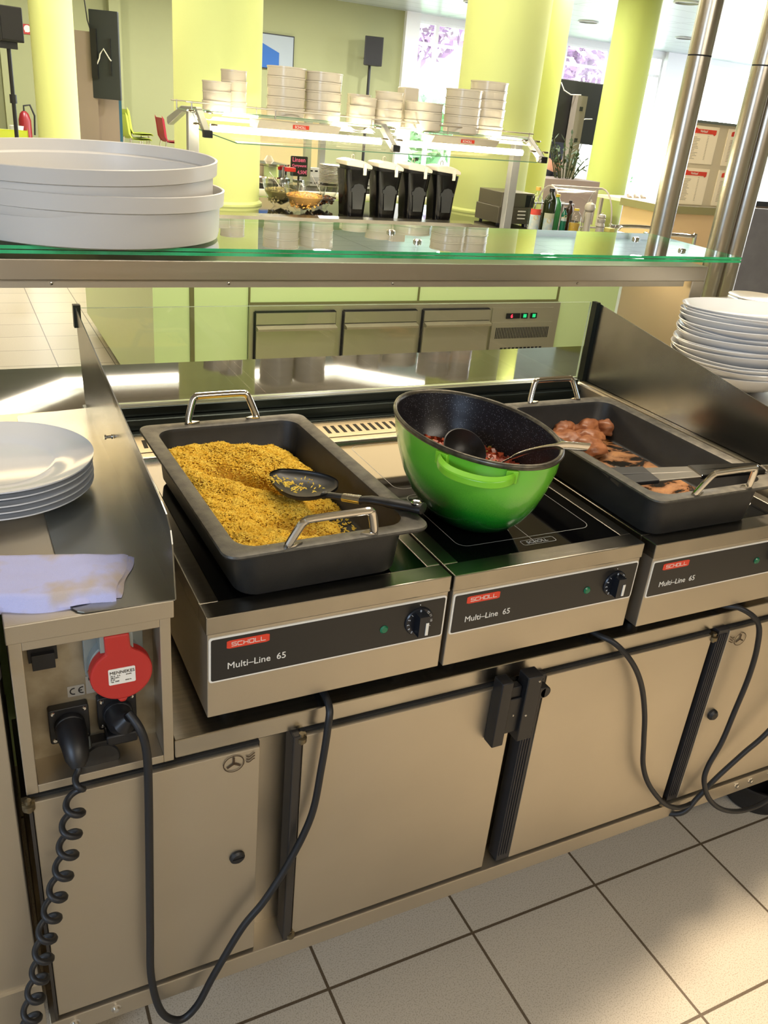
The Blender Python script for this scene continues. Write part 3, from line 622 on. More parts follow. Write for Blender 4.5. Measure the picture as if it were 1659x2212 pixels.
# turner on the rice
tu = thing('serving_turner', 'black turner with steel collar lying on the yellow rice', 'turner', (.2235, .2333, .973)); 
nk = Vector((.262, .160, .992)); hc = Vector((.2235, .2333, .973)); en = Vector((.356, .040, 1.012)); dirh = (nk-hc); dirh.z = 0; dirh.normalize(); side = Vector((-dirh.y, dirh.x, 0))
out_ = [(.075, .004), (.068, .030), (.045, .052), (.01, .054), (-.03, .040), (-.062, .018), (-.068, 0)]
hd = [(a, c) for a, c in out_]+[(a, -c) for a, c in out_[::-1][1:]]
hd = [(p.x, p.y) for p in smoothpath([(a, c, 0) for a, c in hd]+[(hd[0][0], hd[0][1], 0)], 4)[:-1]]
Rg = []
for k, (s_, dz) in enumerate(((1, .004), (1, .001), (.9, -.004), (.5, -.009), (.02, -.010))):
    Rg.append([side*(c*s_*.98)+dirh*(a*s_*.86)+Vector((0, 0, dz+.012)) for a, c in hd])
Rt = [[p+Vector((0, 0, .0025)) for p in r] for r in Rg]
b = MB().rings([Rt[-1]]+Rt[::-1][1:]+Rg, caps=(True, True))
b.tube([p-hc for p in smoothpath([hc+dirh*.055+Vector((0, 0, .010)), nk+Vector((-.006, .010, -.004)), nk+Vector((.008, -.010, 0))], 4)], [.010]+[.0075]*8, 12, flat=.7, up=(0, 0, 1))
b.out('blade', mat('black_nylon', (34, 33, 31), .42, bump=.1), tu, ang=60)
q0 = nk+Vector((.006, -.009, .0)); dh = (en-nk).normalized()
MB().tube([q0-hc, q0+dh*.033-hc], [.0085, .0095], 16, flat=.8, up=(0, 0, 1)).out('collar', STEELP, tu)
MB().tube([p-hc for p in smoothpath([q0+dh*.031, q0+dh*.05+Vector((0, 0, .003)), q0+dh*.085+Vector((0, 0, .003)), en-dh*.012, en], 4)], [.0095]*4+[.0105]*4+[.0125]*4+[.014]*4+[.010], 14, flat=.62, up=(0, 0, 1)).out('handle', BLK, tu, ang=60)
e_ = en-dh*.014-hc
MB().lathe([(.0052, .0086), (.008, .0096), (.0085, .0086), (.0052, .0076)], (e_.x, e_.y, e_.z), 20, caps=(False, False)).lathe([(.0052, .0072), (.0052, .0084)], (e_.x, e_.y, e_.z), 16, m=1).out('hanging_eyelet', [STEELP, mat('eyelet_hole', (60, 62, 64), .4)], tu)
Vg, Fg = grains(85, lambda x, y: .018, lambda R: ((lambda p: (p.x, p.y))(side*(-.026+R.normal(0, .008))+dirh*R.uniform(-.042, .03))), .0078, .0027, .0012, 5)
Vg2, Fg2 = grains(16, lambda x, y: .0125, lambda R: ((lambda p: (p.x, p.y))(side*R.uniform(-.01, .03)+dirh*R.uniform(-.02, .04))), .0078, .0026, .0006, 6)
bb = MB().add(Vg, Fg).add(Vg2, Fg2).out('rice_grains', RICE, None, ang=60); bb.location = hc; tag(bb, 'loose yellow rice grains lying in the black turner', 'rice', kind='stuff')

# ---------------------------------------------------------------- green pot
def potmat():
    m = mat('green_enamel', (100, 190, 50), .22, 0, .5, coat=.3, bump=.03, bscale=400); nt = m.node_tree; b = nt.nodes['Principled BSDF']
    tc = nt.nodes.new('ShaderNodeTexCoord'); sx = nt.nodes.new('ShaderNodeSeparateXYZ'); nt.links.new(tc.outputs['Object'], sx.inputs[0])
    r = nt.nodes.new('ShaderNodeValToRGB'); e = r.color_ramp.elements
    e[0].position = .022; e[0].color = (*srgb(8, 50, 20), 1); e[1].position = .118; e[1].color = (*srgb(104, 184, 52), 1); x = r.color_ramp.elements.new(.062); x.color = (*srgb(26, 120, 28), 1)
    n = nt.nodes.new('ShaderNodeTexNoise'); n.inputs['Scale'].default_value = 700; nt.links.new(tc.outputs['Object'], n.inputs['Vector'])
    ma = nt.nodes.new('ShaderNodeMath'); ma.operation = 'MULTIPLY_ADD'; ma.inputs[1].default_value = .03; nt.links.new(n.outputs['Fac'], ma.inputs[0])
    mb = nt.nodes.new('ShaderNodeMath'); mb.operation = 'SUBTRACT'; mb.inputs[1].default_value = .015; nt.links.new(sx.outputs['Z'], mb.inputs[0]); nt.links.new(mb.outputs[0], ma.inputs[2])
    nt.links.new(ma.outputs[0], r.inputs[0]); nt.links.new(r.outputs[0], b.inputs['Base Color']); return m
def speck():
    m = mat('speckled_black_enamel', (16, 15, 17), .3, 0, .5); nt = m.node_tree; b = nt.nodes['Principled BSDF']
    tc = nt.nodes.new('ShaderNodeTexCoord'); v = nt.nodes.new('ShaderNodeTexVoronoi'); v.inputs['Scale'].default_value = 330; nt.links.new(tc.outputs['Object'], v.inputs['Vector'])
    r = nt.nodes.new('ShaderNodeValToRGB'); r.color_ramp.interpolation = 'CONSTANT'; e = r.color_ramp.elements; e[0].position = 0; e[0].color = (.35, .36, .4, 1); e[1].position = .16; e[1].color = (.012, .011, .013, 1)
    nt.links.new(v.outputs['Distance'], r.inputs[0]); nt.links.new(r.outputs[0], b.inputs['Base Color']); return m
POTG = potmat(); SPK = speck(); A_, B_ = .129, .196
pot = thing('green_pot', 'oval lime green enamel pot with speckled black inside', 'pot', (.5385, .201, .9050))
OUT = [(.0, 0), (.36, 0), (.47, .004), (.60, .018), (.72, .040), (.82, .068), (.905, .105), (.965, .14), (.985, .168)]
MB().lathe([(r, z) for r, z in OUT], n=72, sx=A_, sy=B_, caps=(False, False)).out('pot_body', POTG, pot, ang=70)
MB().lathe([(.985, .167), (1.0, .168), (1.012, .172), (1.005, .1765), (.985, .178), (.965, .176), (.955, .172)], n=72, sx=A_, sy=B_, caps=(False, False)).out('rim', mat('worn_enamel_rim', (96, 90, 74), .3, .4, col2=(60, 56, 48), vscale=60), pot, ang=70)
MB().lathe([(.957, .173), (.93, .13), (.88, .10), (.79, .065), (.66, .035), (.42, .010), (0, .008)], n=72, sx=A_, sy=B_, caps=(False, False)).out('interior', SPK, pot, ang=70)
HG = mat('handle_green', (124, 196, 48), .3)
def pothandle(tc_, name='pot_handle', half=.42):
    b = MB(); n = 26; inner = []; outer = []
    for i in range(n+1):
        u = -1+2*i/n; t = tc_+u*half; x, y = A_*cos(t), B_*sin(t); nv = Vector((x/A_**2, y/B_**2, 0)).normalized()
        e = (1-abs(u)**3.2); o1 = .000+.026*e; inner.append(Vector((x, y, 0))*.985+nv*(o1)); outer.append(Vector((x, y, 0))*.985+nv*(o1+.007+.004*e))
    z0, z1 = .148, .160
    R = []
    for i in range(n+1):
        dz = -.006*(1-abs(-1+2*i/n)**2)
        R.append([inner[i]+Vector((0, 0, z1+.006+dz)), outer[i]+Vector((0, 0, z1+dz)), outer[i]+Vector((0, 0, z0+dz)), inner[i]+Vector((0, 0, z0+.004+dz))])
    b.rings(R)
    for sgn in (-1, 1):
        t = tc_+sgn*half*.97; V = []
        for dt in (-.07, .07):
            tt = t-sgn*.02+dt; x, y = A_*cos(tt), B_*sin(tt); nv = Vector((x/A_**2, y/B_**2, 0)).normalized()
            for z, s_ in ((.144, .972), (.167, .984)):
                for o in (-.002, .006): V.append(Vector((x*s_, y*s_, z))+nv*o)
        b.add(V, [(0, 1, 3, 2), (4, 6, 7, 5), (0, 4, 5, 1), (2, 3, 7, 6), (1, 5, 7, 3), (0, 2, 6, 4)])
    return b.out(name, HG, pot, bevel=.0015, ang=50)
pothandle(math.atan2(-.145/B_, -.083/A_)); pothandle(math.atan2(.145/B_, .083/A_))
# stew
random.seed(3)
b = MB(); zs = .086; s0 = .85
R = []
for k in range(14):
    q = k/13; R.append([(A_*s0*q*cos(2*pi*j/60), B_*s0*q*sin(2*pi*j/60), zs+.004*sin(q*23+j*.7)*sin(j*.4+q*9)+.004*(1-q)+.018*q*max(0, cos(2*pi*j/60-3.6))) for j in range(60)])
b.rings(R[::-1], caps=(False, False))
for k in range(330):
    a = random.uniform(0, 2*pi); q = math.sqrt(random.random())*.84; c = (A_*q*cos(a), B_*q*sin(a), zs+.002+.018*q/.87*max(0, cos(a-3.6))); s_ = random.uniform(.003, .008)
    Rm = Matrix.Rotation(random.uniform(0, 6), 3, Vector((random.random(), random.random(), random.random())).normalized()); b.obox(c, s_, s_*.7, s_*.5, Rm, random.choice((0, 0, 1, 1, 2)))
st = b.out('tomato_stew', [mat('stew_red', (150, 52, 22), .35, col2=(104, 30, 12), vscale=120, bump=.5), mat('stew_chunk', (178, 76, 34), .4), mat('stew_green', (128, 120, 40), .45)], None, bevel=.001, ang=60); st.location = pot.location
tag(st, 'red tomato and meat stew inside the green pot', 'stew', kind='stuff')
# ladle
ld = thing('soup_ladle', 'black ladle with steel handle resting in the green pot', 'ladle', (.545, .235, 1.018))
Rl = Matrix.Rotation(radians(38), 4, 'X') @ Matrix.Rotation(radians(0), 4, 'Y')
b = MB().lathe([(0, -.032), (.018, -.029), (.032, -.018), (.040, -.002), (.043, .004), (.041, .005), (.038, -.001), (.030, -.016), (.016, -.027), (0, -.030)], n=36, caps=(False, False))
b.v = [tuple(Rl @ Vector(v)) for v in b.v]; b.out('ladle_bowl', mat('black_nylon'), ld, ang=70)
o = Vector(ld.location)
P = smoothpath([Vector((.560, .200, 1.010))-o, Vector((.535, .12, 1.030))-o, Vector((.515, .075, 1.058))-o, Vector((.545, .056, 1.083))-o, Vector((.60, .040, 1.096))-o, Vector((.652, .031, 1.092))-o], 6)
MB().tube(P, [.004]*10+[.0045]*6+[.0065]*8+[.0105]*7, 12, up=(0, 0, 1), flat=.38).out('ladle_handle', STEELP, ld, ang=60)
dl = (P[-1]-P[-5]).normalized()
MB().tube([P[-1]-dl*.028+Vector((0, 0, .0045)), P[-1]-dl*.012+Vector((0, 0, .0045))], .0042, 10, up=(0, 0, 1), flat=.15).out('hanging_slot', mat('slot_black'), ld)

# ---------------------------------------------------------------- meat
jm = mat('meat_juices', (20, 17, 12), .12, 0, .6, bump=.4, bscale=160)
def juice():
    nt = jm.node_tree; b = nt.nodes['Principled BSDF']; tc = nt.nodes.new('ShaderNodeTexCoord'); mp = nt.nodes.new('ShaderNodeMapping'); mp.inputs['Scale'].default_value = (1, 1.6, 1); mp.inputs['Rotation'].default_value = (0, 0, .6)
    n = nt.nodes.new('ShaderNodeTexNoise'); n.inputs['Scale'].default_value = 13; n.inputs['Detail'].default_value = 9; n.inputs['Roughness'].default_value = .62; n.inputs['Distortion'].default_value = .6
    nt.links.new(tc.outputs['Object'], mp.inputs[0]); nt.links.new(mp.outputs[0], n.inputs['Vector']); r = nt.nodes.new('ShaderNodeValToRGB'); e = r.color_ramp.elements
    e[0].position = .45; e[0].color = (*srgb(26, 22, 16), 1); e[1].position = .48; e[1].color = (*srgb(120, 78, 42), 1); x = e.new(.62); x.color = (*srgb(172, 122, 74), 1)
    nt.links.new(n.outputs['Fac'], r.inputs[0]); nt.links.new(r.outputs[0], b.inputs['Base Color'])
    r2_ = nt.nodes.new('ShaderNodeMapRange'); r2_.inputs[1].default_value = .46; r2_.inputs[2].default_value = .52; r2_.inputs[3].default_value = .1; r2_.inputs[4].default_value = .55
    nt.links.new(n.outputs['Fac'], r2_.inputs[0]); nt.links.new(r2_.outputs[0], b.inputs['Roughness'])
juice()
mo = Vector((.792, -.018, .9072))
jf = gridmesh(60, 100, lambda t: .039+t*.247, lambda t: .039+t*.452, lambda x, y: .0078+.0012*sin(x*70+y*30)*sin(y*55)).out('pan_juices', jm, None); jf.location = mo
tag(jf, 'brown meat juices and residue spread over the right pan floor', 'sauce', kind='stuff')
from mathutils import noise
MEAT = mat('browned_meat', (178, 118, 78), .4, 0, .5, col2=(132, 78, 48), vscale=26, bump=.8, bscale=90)
ML = [((1.045, .478, .93), (.036, .026, .022), .3, 'browned meat piece at the back centre of the right pan'), ((1.095, .462, .932), (.034, .027, .024), -.2, 'browned meat piece closest to the back right corner of its pan'),
      ((.975, .482, .932), (.036, .024, .02), .8, 'browned meat piece furthest to the back left of the right pan'), ((1.01, .425, .93), (.034, .024, .017), .2, 'browned meat piece in front of the two back right ones'),
      ((.945, .425, .93), (.030, .03, .019), 1.2, 'browned meat piece beside the pot rim, behind the ladle handle'), ((.960, .370, .93), (.040, .028, .022), .1, 'browned meat piece nearest to the ladle handle'), ((.90, .45, .93), (.026, .03, .018), .4, 'browned meat piece half hidden by the green pot')]
for i, (c, r, a, lab) in enumerate(ML):
    bm = bmesh.new(); bmesh.ops.create_icosphere(bm, subdivisions=4, radius=1)
    for v in bm.verts:
        n = v.co.normalized(); d = 1+.28*noise.noise(n*1.3+Vector((i*7, 0, 0)))+.10*noise.noise(n*4+Vector((i*3, 2, 0))); p = n*d
        v.co = (p.x*r[0]*1.22, p.y*r[1]*1.22, p.z*r[2]*1.15 if p.z > 0 else p.z*r[2]*.6)
    me = bpy.data.meshes.new('meat_piece'); bm.to_mesh(me); bm.free(); me.materials.append(MEAT); me.shade_smooth()
    o = bpy.data.objects.new('meat_piece', me); COL.objects.link(o); o.location = c; o.rotation_euler = (0, 0, a); tag(o, lab, 'meat', 'browned meat pieces in the right pan')
# tongs
tg = thing('serving_tongs', 'black and steel tongs lying across the meat pan', 'tongs', (.98, .07, .985)); o = Vector(tg.location)
a0, a1 = Vector((.800, .118, .984)), Vector((1.12, .045, 1.001)); d = (a1-a0).normalized(); sd = Vector((-d.y, d.x, 0)).normalized()
for sgn, nm in ((1, 'arm'), (-1, 'arm')):
    off = sd*(.020*sgn)
    def seg(t0, t1, w0, w1, th, name, m, par):
        p0, p1 = a0.lerp(a1, t0)-o+off*(1-t0*.75), a0.lerp(a1, t1)-o+off*(1-t1*.75); R = []
        for p, w_ in ((p0, w0), (p1, w1)):
            R.append([p+sd*w_*x+Vector((0, 0, th*z)) for x, z in ((-1, -1), (1, -1), (1, 1), (-1, 1))])
        return MB().rings(R).out(name, m, par, smooth=False, bevel=.002)
    ar = seg(.0, 1.0, .0155, .012, .002, 'arm', mat('tongs_steel', (120, 116, 108), .4, .8), tg)
    seg(0, .26, .0175, .0165, .0045, 'tip', BLK, ar); seg(.54, .98, .014, .0135, .0045, 'grip', BLKG, ar)
MB().tube([a1-o, a1+d*.022-o], .009, 12, up=(0, 0, 1), flat=.6).out('hinge', STEELP, tg)

# ---------------------------------------------------------------- plates left, towel
prof = [(0, .006), (.085, .005), (.092, .007), (.103, .0125), (.128, .0165), (.150, .0205), (.1525, .0215), (.152, .019), (.128, .012), (.105, .007), (.094, .001), (.08, 0), (.078, .002), (0, .002)]
pp = None
for k in range(5):
    z = .9502+.0018+k*.0105; lab = 'white dinner plate, %s in the stack left of the splash guard' % ORD[4-k]
    off = (random.uniform(-.002, .002), random.uniform(-.002, .002))
    loc = (-.2385+off[0], .401+off[1], z)
    if pp is None:
        pp = MB().lathe(prof, n=96, caps=(False, False)).out('dinner_plate', PORC, None); pp.location = loc; tag(pp, lab, 'plate', 'white dinner plates stacked on the socket box'); q = pp
    else: q = pp.copy(); COL.objects.link(q); q.location = loc; q['label'] = lab
TOW = mat('lilac_cloth', (190, 191, 228), .95, 0, .1, col2=(182, 184, 224), vscale=14, bump=1.0, bscale=700)
def towmat():
    nt = TOW.node_tree; b = nt.nodes['Principled BSDF']; tc = nt.nodes.new('ShaderNodeTexCoord'); n = nt.nodes.new('ShaderNodeTexNoise'); n.inputs['Scale'].default_value = 13; n.inputs['Detail'].default_value = 3
    nt.links.new(tc.outputs['Object'], n.inputs['Vector']); r = nt.nodes.new('ShaderNodeValToRGB'); e = r.color_ramp.elements; e[0].position = .54; e[0].color = (*srgb(190, 192, 232), 1); e[1].position = .66; e[1].color = (*srgb(192, 180, 176), 1)
    nt.links.new(n.outputs['Fac'], r.inputs[0]); nt.links.new(r.outputs[0], b.inputs['Base Color'])
towmat()
tw = thing('folded_cloth', 'lilac folded cleaning cloth with brown stains, draped on the box edge', 'cloth', (-.2, .07, .9535))
def cloth(x0, x1, y0, y1, zb, seed, drop, name):
    b = MB(); nx, ny = 60, 36; V = []; F = []
    for L_ in (0, 1):
        for j in range(ny+1):
            for i in range(nx+1):
                u, v = i/nx, j/ny; bl, br, tl, tr_ = (-.16, -.025), (x1, y0+.014), (-.16, .115), (x1+.039, y1)
                x = (bl[0]*(1-u)+br[0]*u)*(1-v)+(tl[0]*(1-u)+tr_[0]*u)*v+.002*sin(v*9+seed)*u; y = (bl[1]*(1-u)+br[1]*u)*(1-v)+(tl[1]*(1-u)+tr_[1]*u)*v+(.006*sin(u*6+1)+.003*sin(u*14+seed))*(1-v)
                z = zb+.0015*noise.noise(Vector((x*40, y*40, seed)))
                e = min(u*0+1, (1-u)*14, v*10, (1-v)*10); th = .0080*min(1, max(.0, e))**.5
                z += th if L_ else 0
                if y < -.012-.07*0: pass
                V.append((x, y, z-drop*max(0, (.10-v))*.18*(1-u*.4)))
    n = (nx+1)*(ny+1)
    for L_ in (0, 1):
        for j in range(ny):
            for i in range(nx): k = L_*n+j*(nx+1)+i; f = (k, k+1, k+nx+2, k+nx+1); F.append(f if L_ else f[::-1])
    for i in range(nx): F.append((i, i+1, n+i+1, n+i)); k = ny*(nx+1)+i; F.append((k+1, k, n+k, n+k+1))
    for j in range(ny): k = j*(nx+1); F.append((k+nx+1, k, n+k, n+k+nx+1)); k += nx; F.append((k, k+nx+1, n+k+nx+1, n+k))
    return b.add(V, F).out(name, TOW, tw, ang=80)
cloth(-.15, .088, -.078, .044, .0005, 1.0, 0, 'lower_layer'); cloth(-.155, .080, -.082, .040, .0080, 2.3, 1, 'upper_layer')
# ---------------------------------------------------------------- plates on the right
prof = [(0, .012), (.10, .010), (.125, .016), (.155, .030), (.176, .050), (.180, .053), (.181, .051), (.158, .026), (.128, .010), (.10, .002), (.09, 0), (0, .003)]
pp = None
PLX, PLY = 1.715, .67
for k in range(20):
    z = .9415+k*.0088; lab = 'deep white plate, %s in the tall stack beyond the right splash guard' % ORD[19-k]
    loc = (PLX+random.uniform(-.006, .006), PLY+random.uniform(-.006, .006), z)
    if pp is None:
        pp = MB().lathe(prof, n=80, caps=(False, False)).out('deep_plate', PORC, None); pp.location = loc; tag(pp, lab, 'plate', 'deep plates in the tall stack'); q = pp
    else: q = pp.copy(); COL.objects.link(q); q.location = loc; q['label'] = lab
    q.rotation_euler = (radians(-3+.3*k*0), radians(1.5), random.uniform(0, 3))

# ---------------------------------------------------------------- columns
def column(n, x, y, r, m, ring=0):
    o = struct(MB().lathe([(r, 0), (r, 3.45)], (x, y, 0), 72).out('trim_%d' % n, m))
    if ring: MB().lathe([(r+.001, .905), (r+.02, .905), (r+.02, .93), (r+.001, .945)], (x, y, 0), 72, caps=(False, False)).out('base_ring', m, o)
column(7, 1.385, 4.87, .275, LIME, 1); column(8, 3.575, 5.0, .305, LIME, 1); column(9, 5.60, 7.5, .30, OLIVE); column(10, 8.97, 10.0, .31, OLIVE); column(11, 1.11, 11.0, .245, LIME)

# ---------------------------------------------------------------- buffet island
bi = thing('buffet_island', 'pale green panelled buffet island with three fridge drawers and a chilled well', 'counter', (1.9, 3.6, 0)); O = Vector(bi.location)
def wb(b, x0, x1, y0, y1, z0, z1, m=0): return b.box(x0-O.x, x1-O.x, y0-O.y, y1-O.y, z0-O.z, z1-O.z, m)
PT = [(.545, 2.96), (3.30, 2.96), (4.15, 3.6), (4.15, 5.2), (.545, 5.2)]
b = MB().prism([(x-O.x, y-O.y) for x, y in PT], .1, .70, ax='z'); b.out('plinth_body', GREENP, bi, smooth=False)
b = MB(); wb(b, .545, 1.05, 2.96, 5.2, .70, .885); wb(b, 2.95, 4.15, 3.6, 5.2, .70, .885); wb(b, 1.05, 2.95, 2.96, 3.30, .70, .885); wb(b, 1.05, 2.95, 4.16, 5.2, .70, .885)
b.prism([(2.95-O.x, 2.96-O.y), (3.30-O.x, 2.96-O.y), (4.15-O.x, 3.6-O.y), (2.95-O.x, 3.6-O.y)], .70, .885, ax='z'); b.out('upper_body', GREENP, bi, smooth=False)
b = MB(); wb(b, .53, 1.05, 2.94, 5.22, .885, .92); wb(b, 1.05, 2.95, 2.94, 3.30, .885, .92); wb(b, 1.05, 2.95, 4.16, 4.3, .885, .92); wb(b, 2.95, 3.02, 3.30, 4.3, .885, .92)
b.out('worktop', STEELT, bi, smooth=False)
b = MB(); wb(b, 1.05, 3.02, 4.3, 5.22, .885, .918); wb(b, 3.02, 4.17, 3.6, 5.22, .885, .918); b.prism([(3.02-O.x, 2.94-O.y), (3.31-O.x, 2.94-O.y), (4.17-O.x, 3.6-O.y), (3.02-O.x, 3.6-O.y)], .885, .918, ax='z'); wb(b, 2.95, 3.02, 2.94, 3.3, .885, .918)
b.out('granite_top', GRAN, bi, smooth=False)
b = MB(); wb(b, 1.05, 2.95, 3.30, 4.16, .70, .76); wb(b, 1.05, 2.95, 4.15, 4.16, .76, .885); wb(b, 1.05, 1.06, 3.3, 4.15, .76, .885); wb(b, 2.94, 2.95, 3.3, 4.15, .76, .885)
wl = b.out('chilled_well', WHT, bi, smooth=False)
b = MB()
for k in range(40): wb(b, 1.08+k*.0465, 1.108+k*.0465, 4.1475, 4.1495, .866, .877)
b.out('vent_slots', mat('slot_black'), wl, smooth=False)
FRS = mat('fridge_steel', (184, 180, 158), .4, .8, bump=.05)
b = MB(); wb(b, 1.0, 2.86, 2.93, 2.96, .15, .662); fr = b.out('fridge_frame', FRS, bi, smooth=False)
for x0, x1 in ((1.025, 1.442), (1.493, 1.909), (1.955, 2.367)):
    b = MB(); wb(b, x0, x1, 2.90, 2.93, .18, .545); wb(b, x0, x1, 2.905, 2.93, .575, .630); b.prism([(2.87-O.y, .56), (2.93-O.y, .578), (2.93-O.y, .545), (2.875-O.y, .548)], x0-O.x, x1-O.x, ax='x')
    o = b.out('fridge_drawer', FRS, bi, smooth=False)
    b = MB(); wb(b, x0-.006, x0, 2.915, 2.931, .18, .633); wb(b, x1, x1+.006, 2.915, 2.931, .18, .633); wb(b, x0, x1, 2.915, 2.931, .630, .637); b.out('gasket', mat('slot_black'), o, smooth=False)
b = MB(); wb(b, 2.395, 2.81, 2.91, 2.93, .18, .555); wb(b, 2.395, 2.81, 2.922, 2.93, .555, .635); cu = b.out('cooling_grille', FRS, bi, smooth=False)
b = MB()
for k in range(34): wb(b, 2.425+k*.0108, 2.430+k*.0108, 2.9085, 2.911, .465, .527)
for k in range(11): wb(b, 2.47+k*.027, 2.488+k*.027, 2.9085, 2.911, .385, .412)
b.out('grille_slots', mat('slot_black'), cu, smooth=False)
b = MB(); wb(b, 2.488, 2.58, 2.917, 2.923, .575, .605); dsp = b.out('temperature_display', BLKG, bi, smooth=False)
b = MB(); letters(b, '6', .026, face(2.517-O.x, 2.9165-O.y, .581), bold=.0012); b.out('red_digit', mat('led_red', (255, 40, 50), .5, emit=(255, 40, 60), es=3), dsp, smooth=False)
for x in (2.589, 2.652):
    b = MB(); wb(b, x, x+.044, 2.917, 2.923, .575, .605); s_ = b.out('lit_switch', BLKG, bi, smooth=False)
    b = MB(); wb(b, x+.013, x+.033, 2.914, 2.917, .581, .6); b.out('green_lens', mat('led_green', (40, 190, 120), .4, emit=(30, 200, 120), es=.8), s_, smooth=False)
b = MB(); wb(b, .714, .735, 2.952, 2.96, .1, .885); wb(b, 1.0, 1.008, 2.952, 2.96, .1, .885); wb(b, 1.93, 1.938, 2.952, 2.96, .67, .885); wb(b, 2.845, 2.855, 2.952, 2.96, .1, .885); wb(b, 1.008, 2.845, 2.95, 2.96, .662, .672)
b.out('panel_joints', mat('joint_olive', (104, 104, 62), .5), bi, smooth=False)
for k in range(5):
    x = 1.10+k*.36
    cn = MB().prism(rrect(x, x+.325, 3.34, 3.865, .03), .78, .884, ax='z').out('food_container', WHT, None, smooth=False, bevel=.006); tag(cn, 'white food container in the chilled well, number %s from the left end' % ['one', 'two', 'three', 'four', 'five'][k], 'container', 'containers in the chilled well')

# ---------------------------------------------------------------- canopy over the island
cn = thing('buffet_canopy', 'glass-topped sneeze guard canopy with strip lights over the buffet island', 'canopy', (2.0, 3.87, .92)); O = Vector(cn.location)
ALU = mat('anodised_aluminium', (186, 188, 186), .35, .7)
for x in (.967, 3.04):
    b = MB(); wb(b, x-.028, x+.028, 3.845, 3.895, .92, 1.47); b.out('post', ALU, cn, smooth=False, bevel=.002)
for x in (.967, 2.03, 3.04):
    b = MB(); P = [(4.40, 1.392), (4.40, 1.42), (4.05, 1.492), (3.74, 1.497), (3.57, 1.392), (3.60, 1.372), (3.765, 1.465), (4.03, 1.462), (4.37, 1.38)]
    b.prism([(y-O.y, z-O.z) for y, z in P], x-.016-O.x, x+.016-O.x, ax='x'); b.out('bracket_arm', ALU, cn, smooth=False, bevel=.003)
    b = MB(); wb(b, x-.022, x+.022, 3.55, 3.59, 1.362, 1.398); b.out('arm_end_cap', BLK, cn, smooth=False, bevel=.003)
    for yy, zz in ((3.72, 1.47), (3.62, 1.415)):
        b = MB().lathe([(0, .008), (.02, .006), (.024, 0), (.02, -.004)], (x+.045-O.x, yy-O.y, zz-O.z+.005), 16).lathe([(0, .008), (.02, .006), (.024, 0), (.02, -.004)], (x-.045-O.x, yy-O.y, zz-O.z+.005), 16)
        b.out('glass_clamp', STEELP, cn)
b = MB(); V = [(.93, 3.60, 1.40), (1.10, 3.50, 1.352), (2.95, 3.50, 1.368), (3.07, 3.60, 1.40), (3.07, 3.74, 1.487), (.93, 3.74, 1.487)]
V = [(x-O.x, y-O.y, z-O.z) for x, y, z in V]; n = 6; dn = Vector((0, .5, -.86))*.006; W2 = [tuple(Vector(v)+dn) for v in V]
b.add(V+W2, [tuple(range(6)), tuple(range(6, 12))[::-1]], 0)
b.add(V+W2, [(i, (i+1) % 6, 6+(i+1) % 6, 6+i) for i in range(6)], 1); b.out('front_glass', [GL, mat('aqua_glass_edge', (120, 160, 130), .2)], cn, smooth=False)
pane('shelf_glass', .93-O.x, 3.07-O.x, 3.74-O.y, 4.06-O.y, 1.462+.010-O.z, 1.48-O.z, cn, GL, EDGEC, 'z')
b = MB(); r = .0035
for y in (3.735, 4.06): b.cyl((.90-O.x, y-O.y, 1.515-O.z), (3.06-O.x, y-O.y, 1.515-O.z), r, 8)
for x in (.93, 1.38, 1.95, 2.45, 3.03):
    for y in (3.735, 4.06): b.cyl((x-O.x, y-O.y, 1.47-O.z), (x-O.x, y-O.y, 1.52-O.z), r, 8)
b.out('gallery_rail', STEEL, cn)
for i, (x0, x1) in enumerate(((1.24, 1.70), (2.28, 2.72))):
    b = MB().prism([(3.58-O.y, 1.462-O.z), (3.74-O.y, 1.466-O.z), (3.74-O.y, 1.428-O.z), (3.62-O.y, 1.424-O.z)], x0-O.x, x1-O.x, ax='x')
    hs_ = b.out('light_housing', mat('housing_beige', (206, 196, 176), .4, .3), cn, smooth=False)
    b = MB(); wb(b, (x0+x1)/2-.045, (x0+x1)/2+.045, 3.5785, 3.582, 1.436, 1.455); letters(b, 'SCHOLL', .017, face((x0+x1)/2-.036-O.x, 3.5775-O.y, 1.4395-O.z), bold=.0003, m=1); b.out('badge', [RED, WHITE], hs_, smooth=False)
b = MB().cyl((1.02-O.x, 3.70-O.y, 1.405-O.z), (2.0-O.x, 3.70-O.y, 1.405-O.z), .017, 14); b.out('light_tube', TUBE, cn)
b = MB().cyl((2.06-O.x, 3.70-O.y, 1.405-O.z), (2.97-O.x, 3.70-O.y, 1.405-O.z), .017, 14); b.out('light_tube', TUBE, cn)

# ---------------------------------------------------------------- stacked bowls on the canopy
def bowl_proto(r, h, name='melamine_bowl'):
    m = MB().lathe([(0, 0), (r*.92, 0), (r*.965, .006), (r*.975, h-.006), (r, h-.005), (r, h+.002), (r*.96, h+.001), (r*.93, .012), (0, .01)], n=44, caps=(False, False)).out(name, PORCW, None); return m
first = {}
STK = [(1.095, 3.86, .077, .048, 3, 'leftmost front stack'), (1.215, 3.95, .070, .052, 4, 'taller stack second from the left'), (1.48, 3.86, .106, .050, 5, 'large stack third from the left'),
       (1.700, 3.87, .106, .049, 5, 'large stack fourth from the left'), (1.935, 3.84, .078, .047, 3, 'low stack right of both large ones'), (1.99, 4.02, .07, .052, 3, 'small back stack at middle left'),
       (2.105, 3.85, .082, .046, 4, 'middle stack beside the centre bracket'), (2.32, 3.82, .114, .049, 3, 'wide low stack right of the bracket'),
       (2.59, 3.83, .112, .048, 5, 'second stack from the right'), (2.80, 3.90, .116, .050, 6, 'rightmost tall stack')]
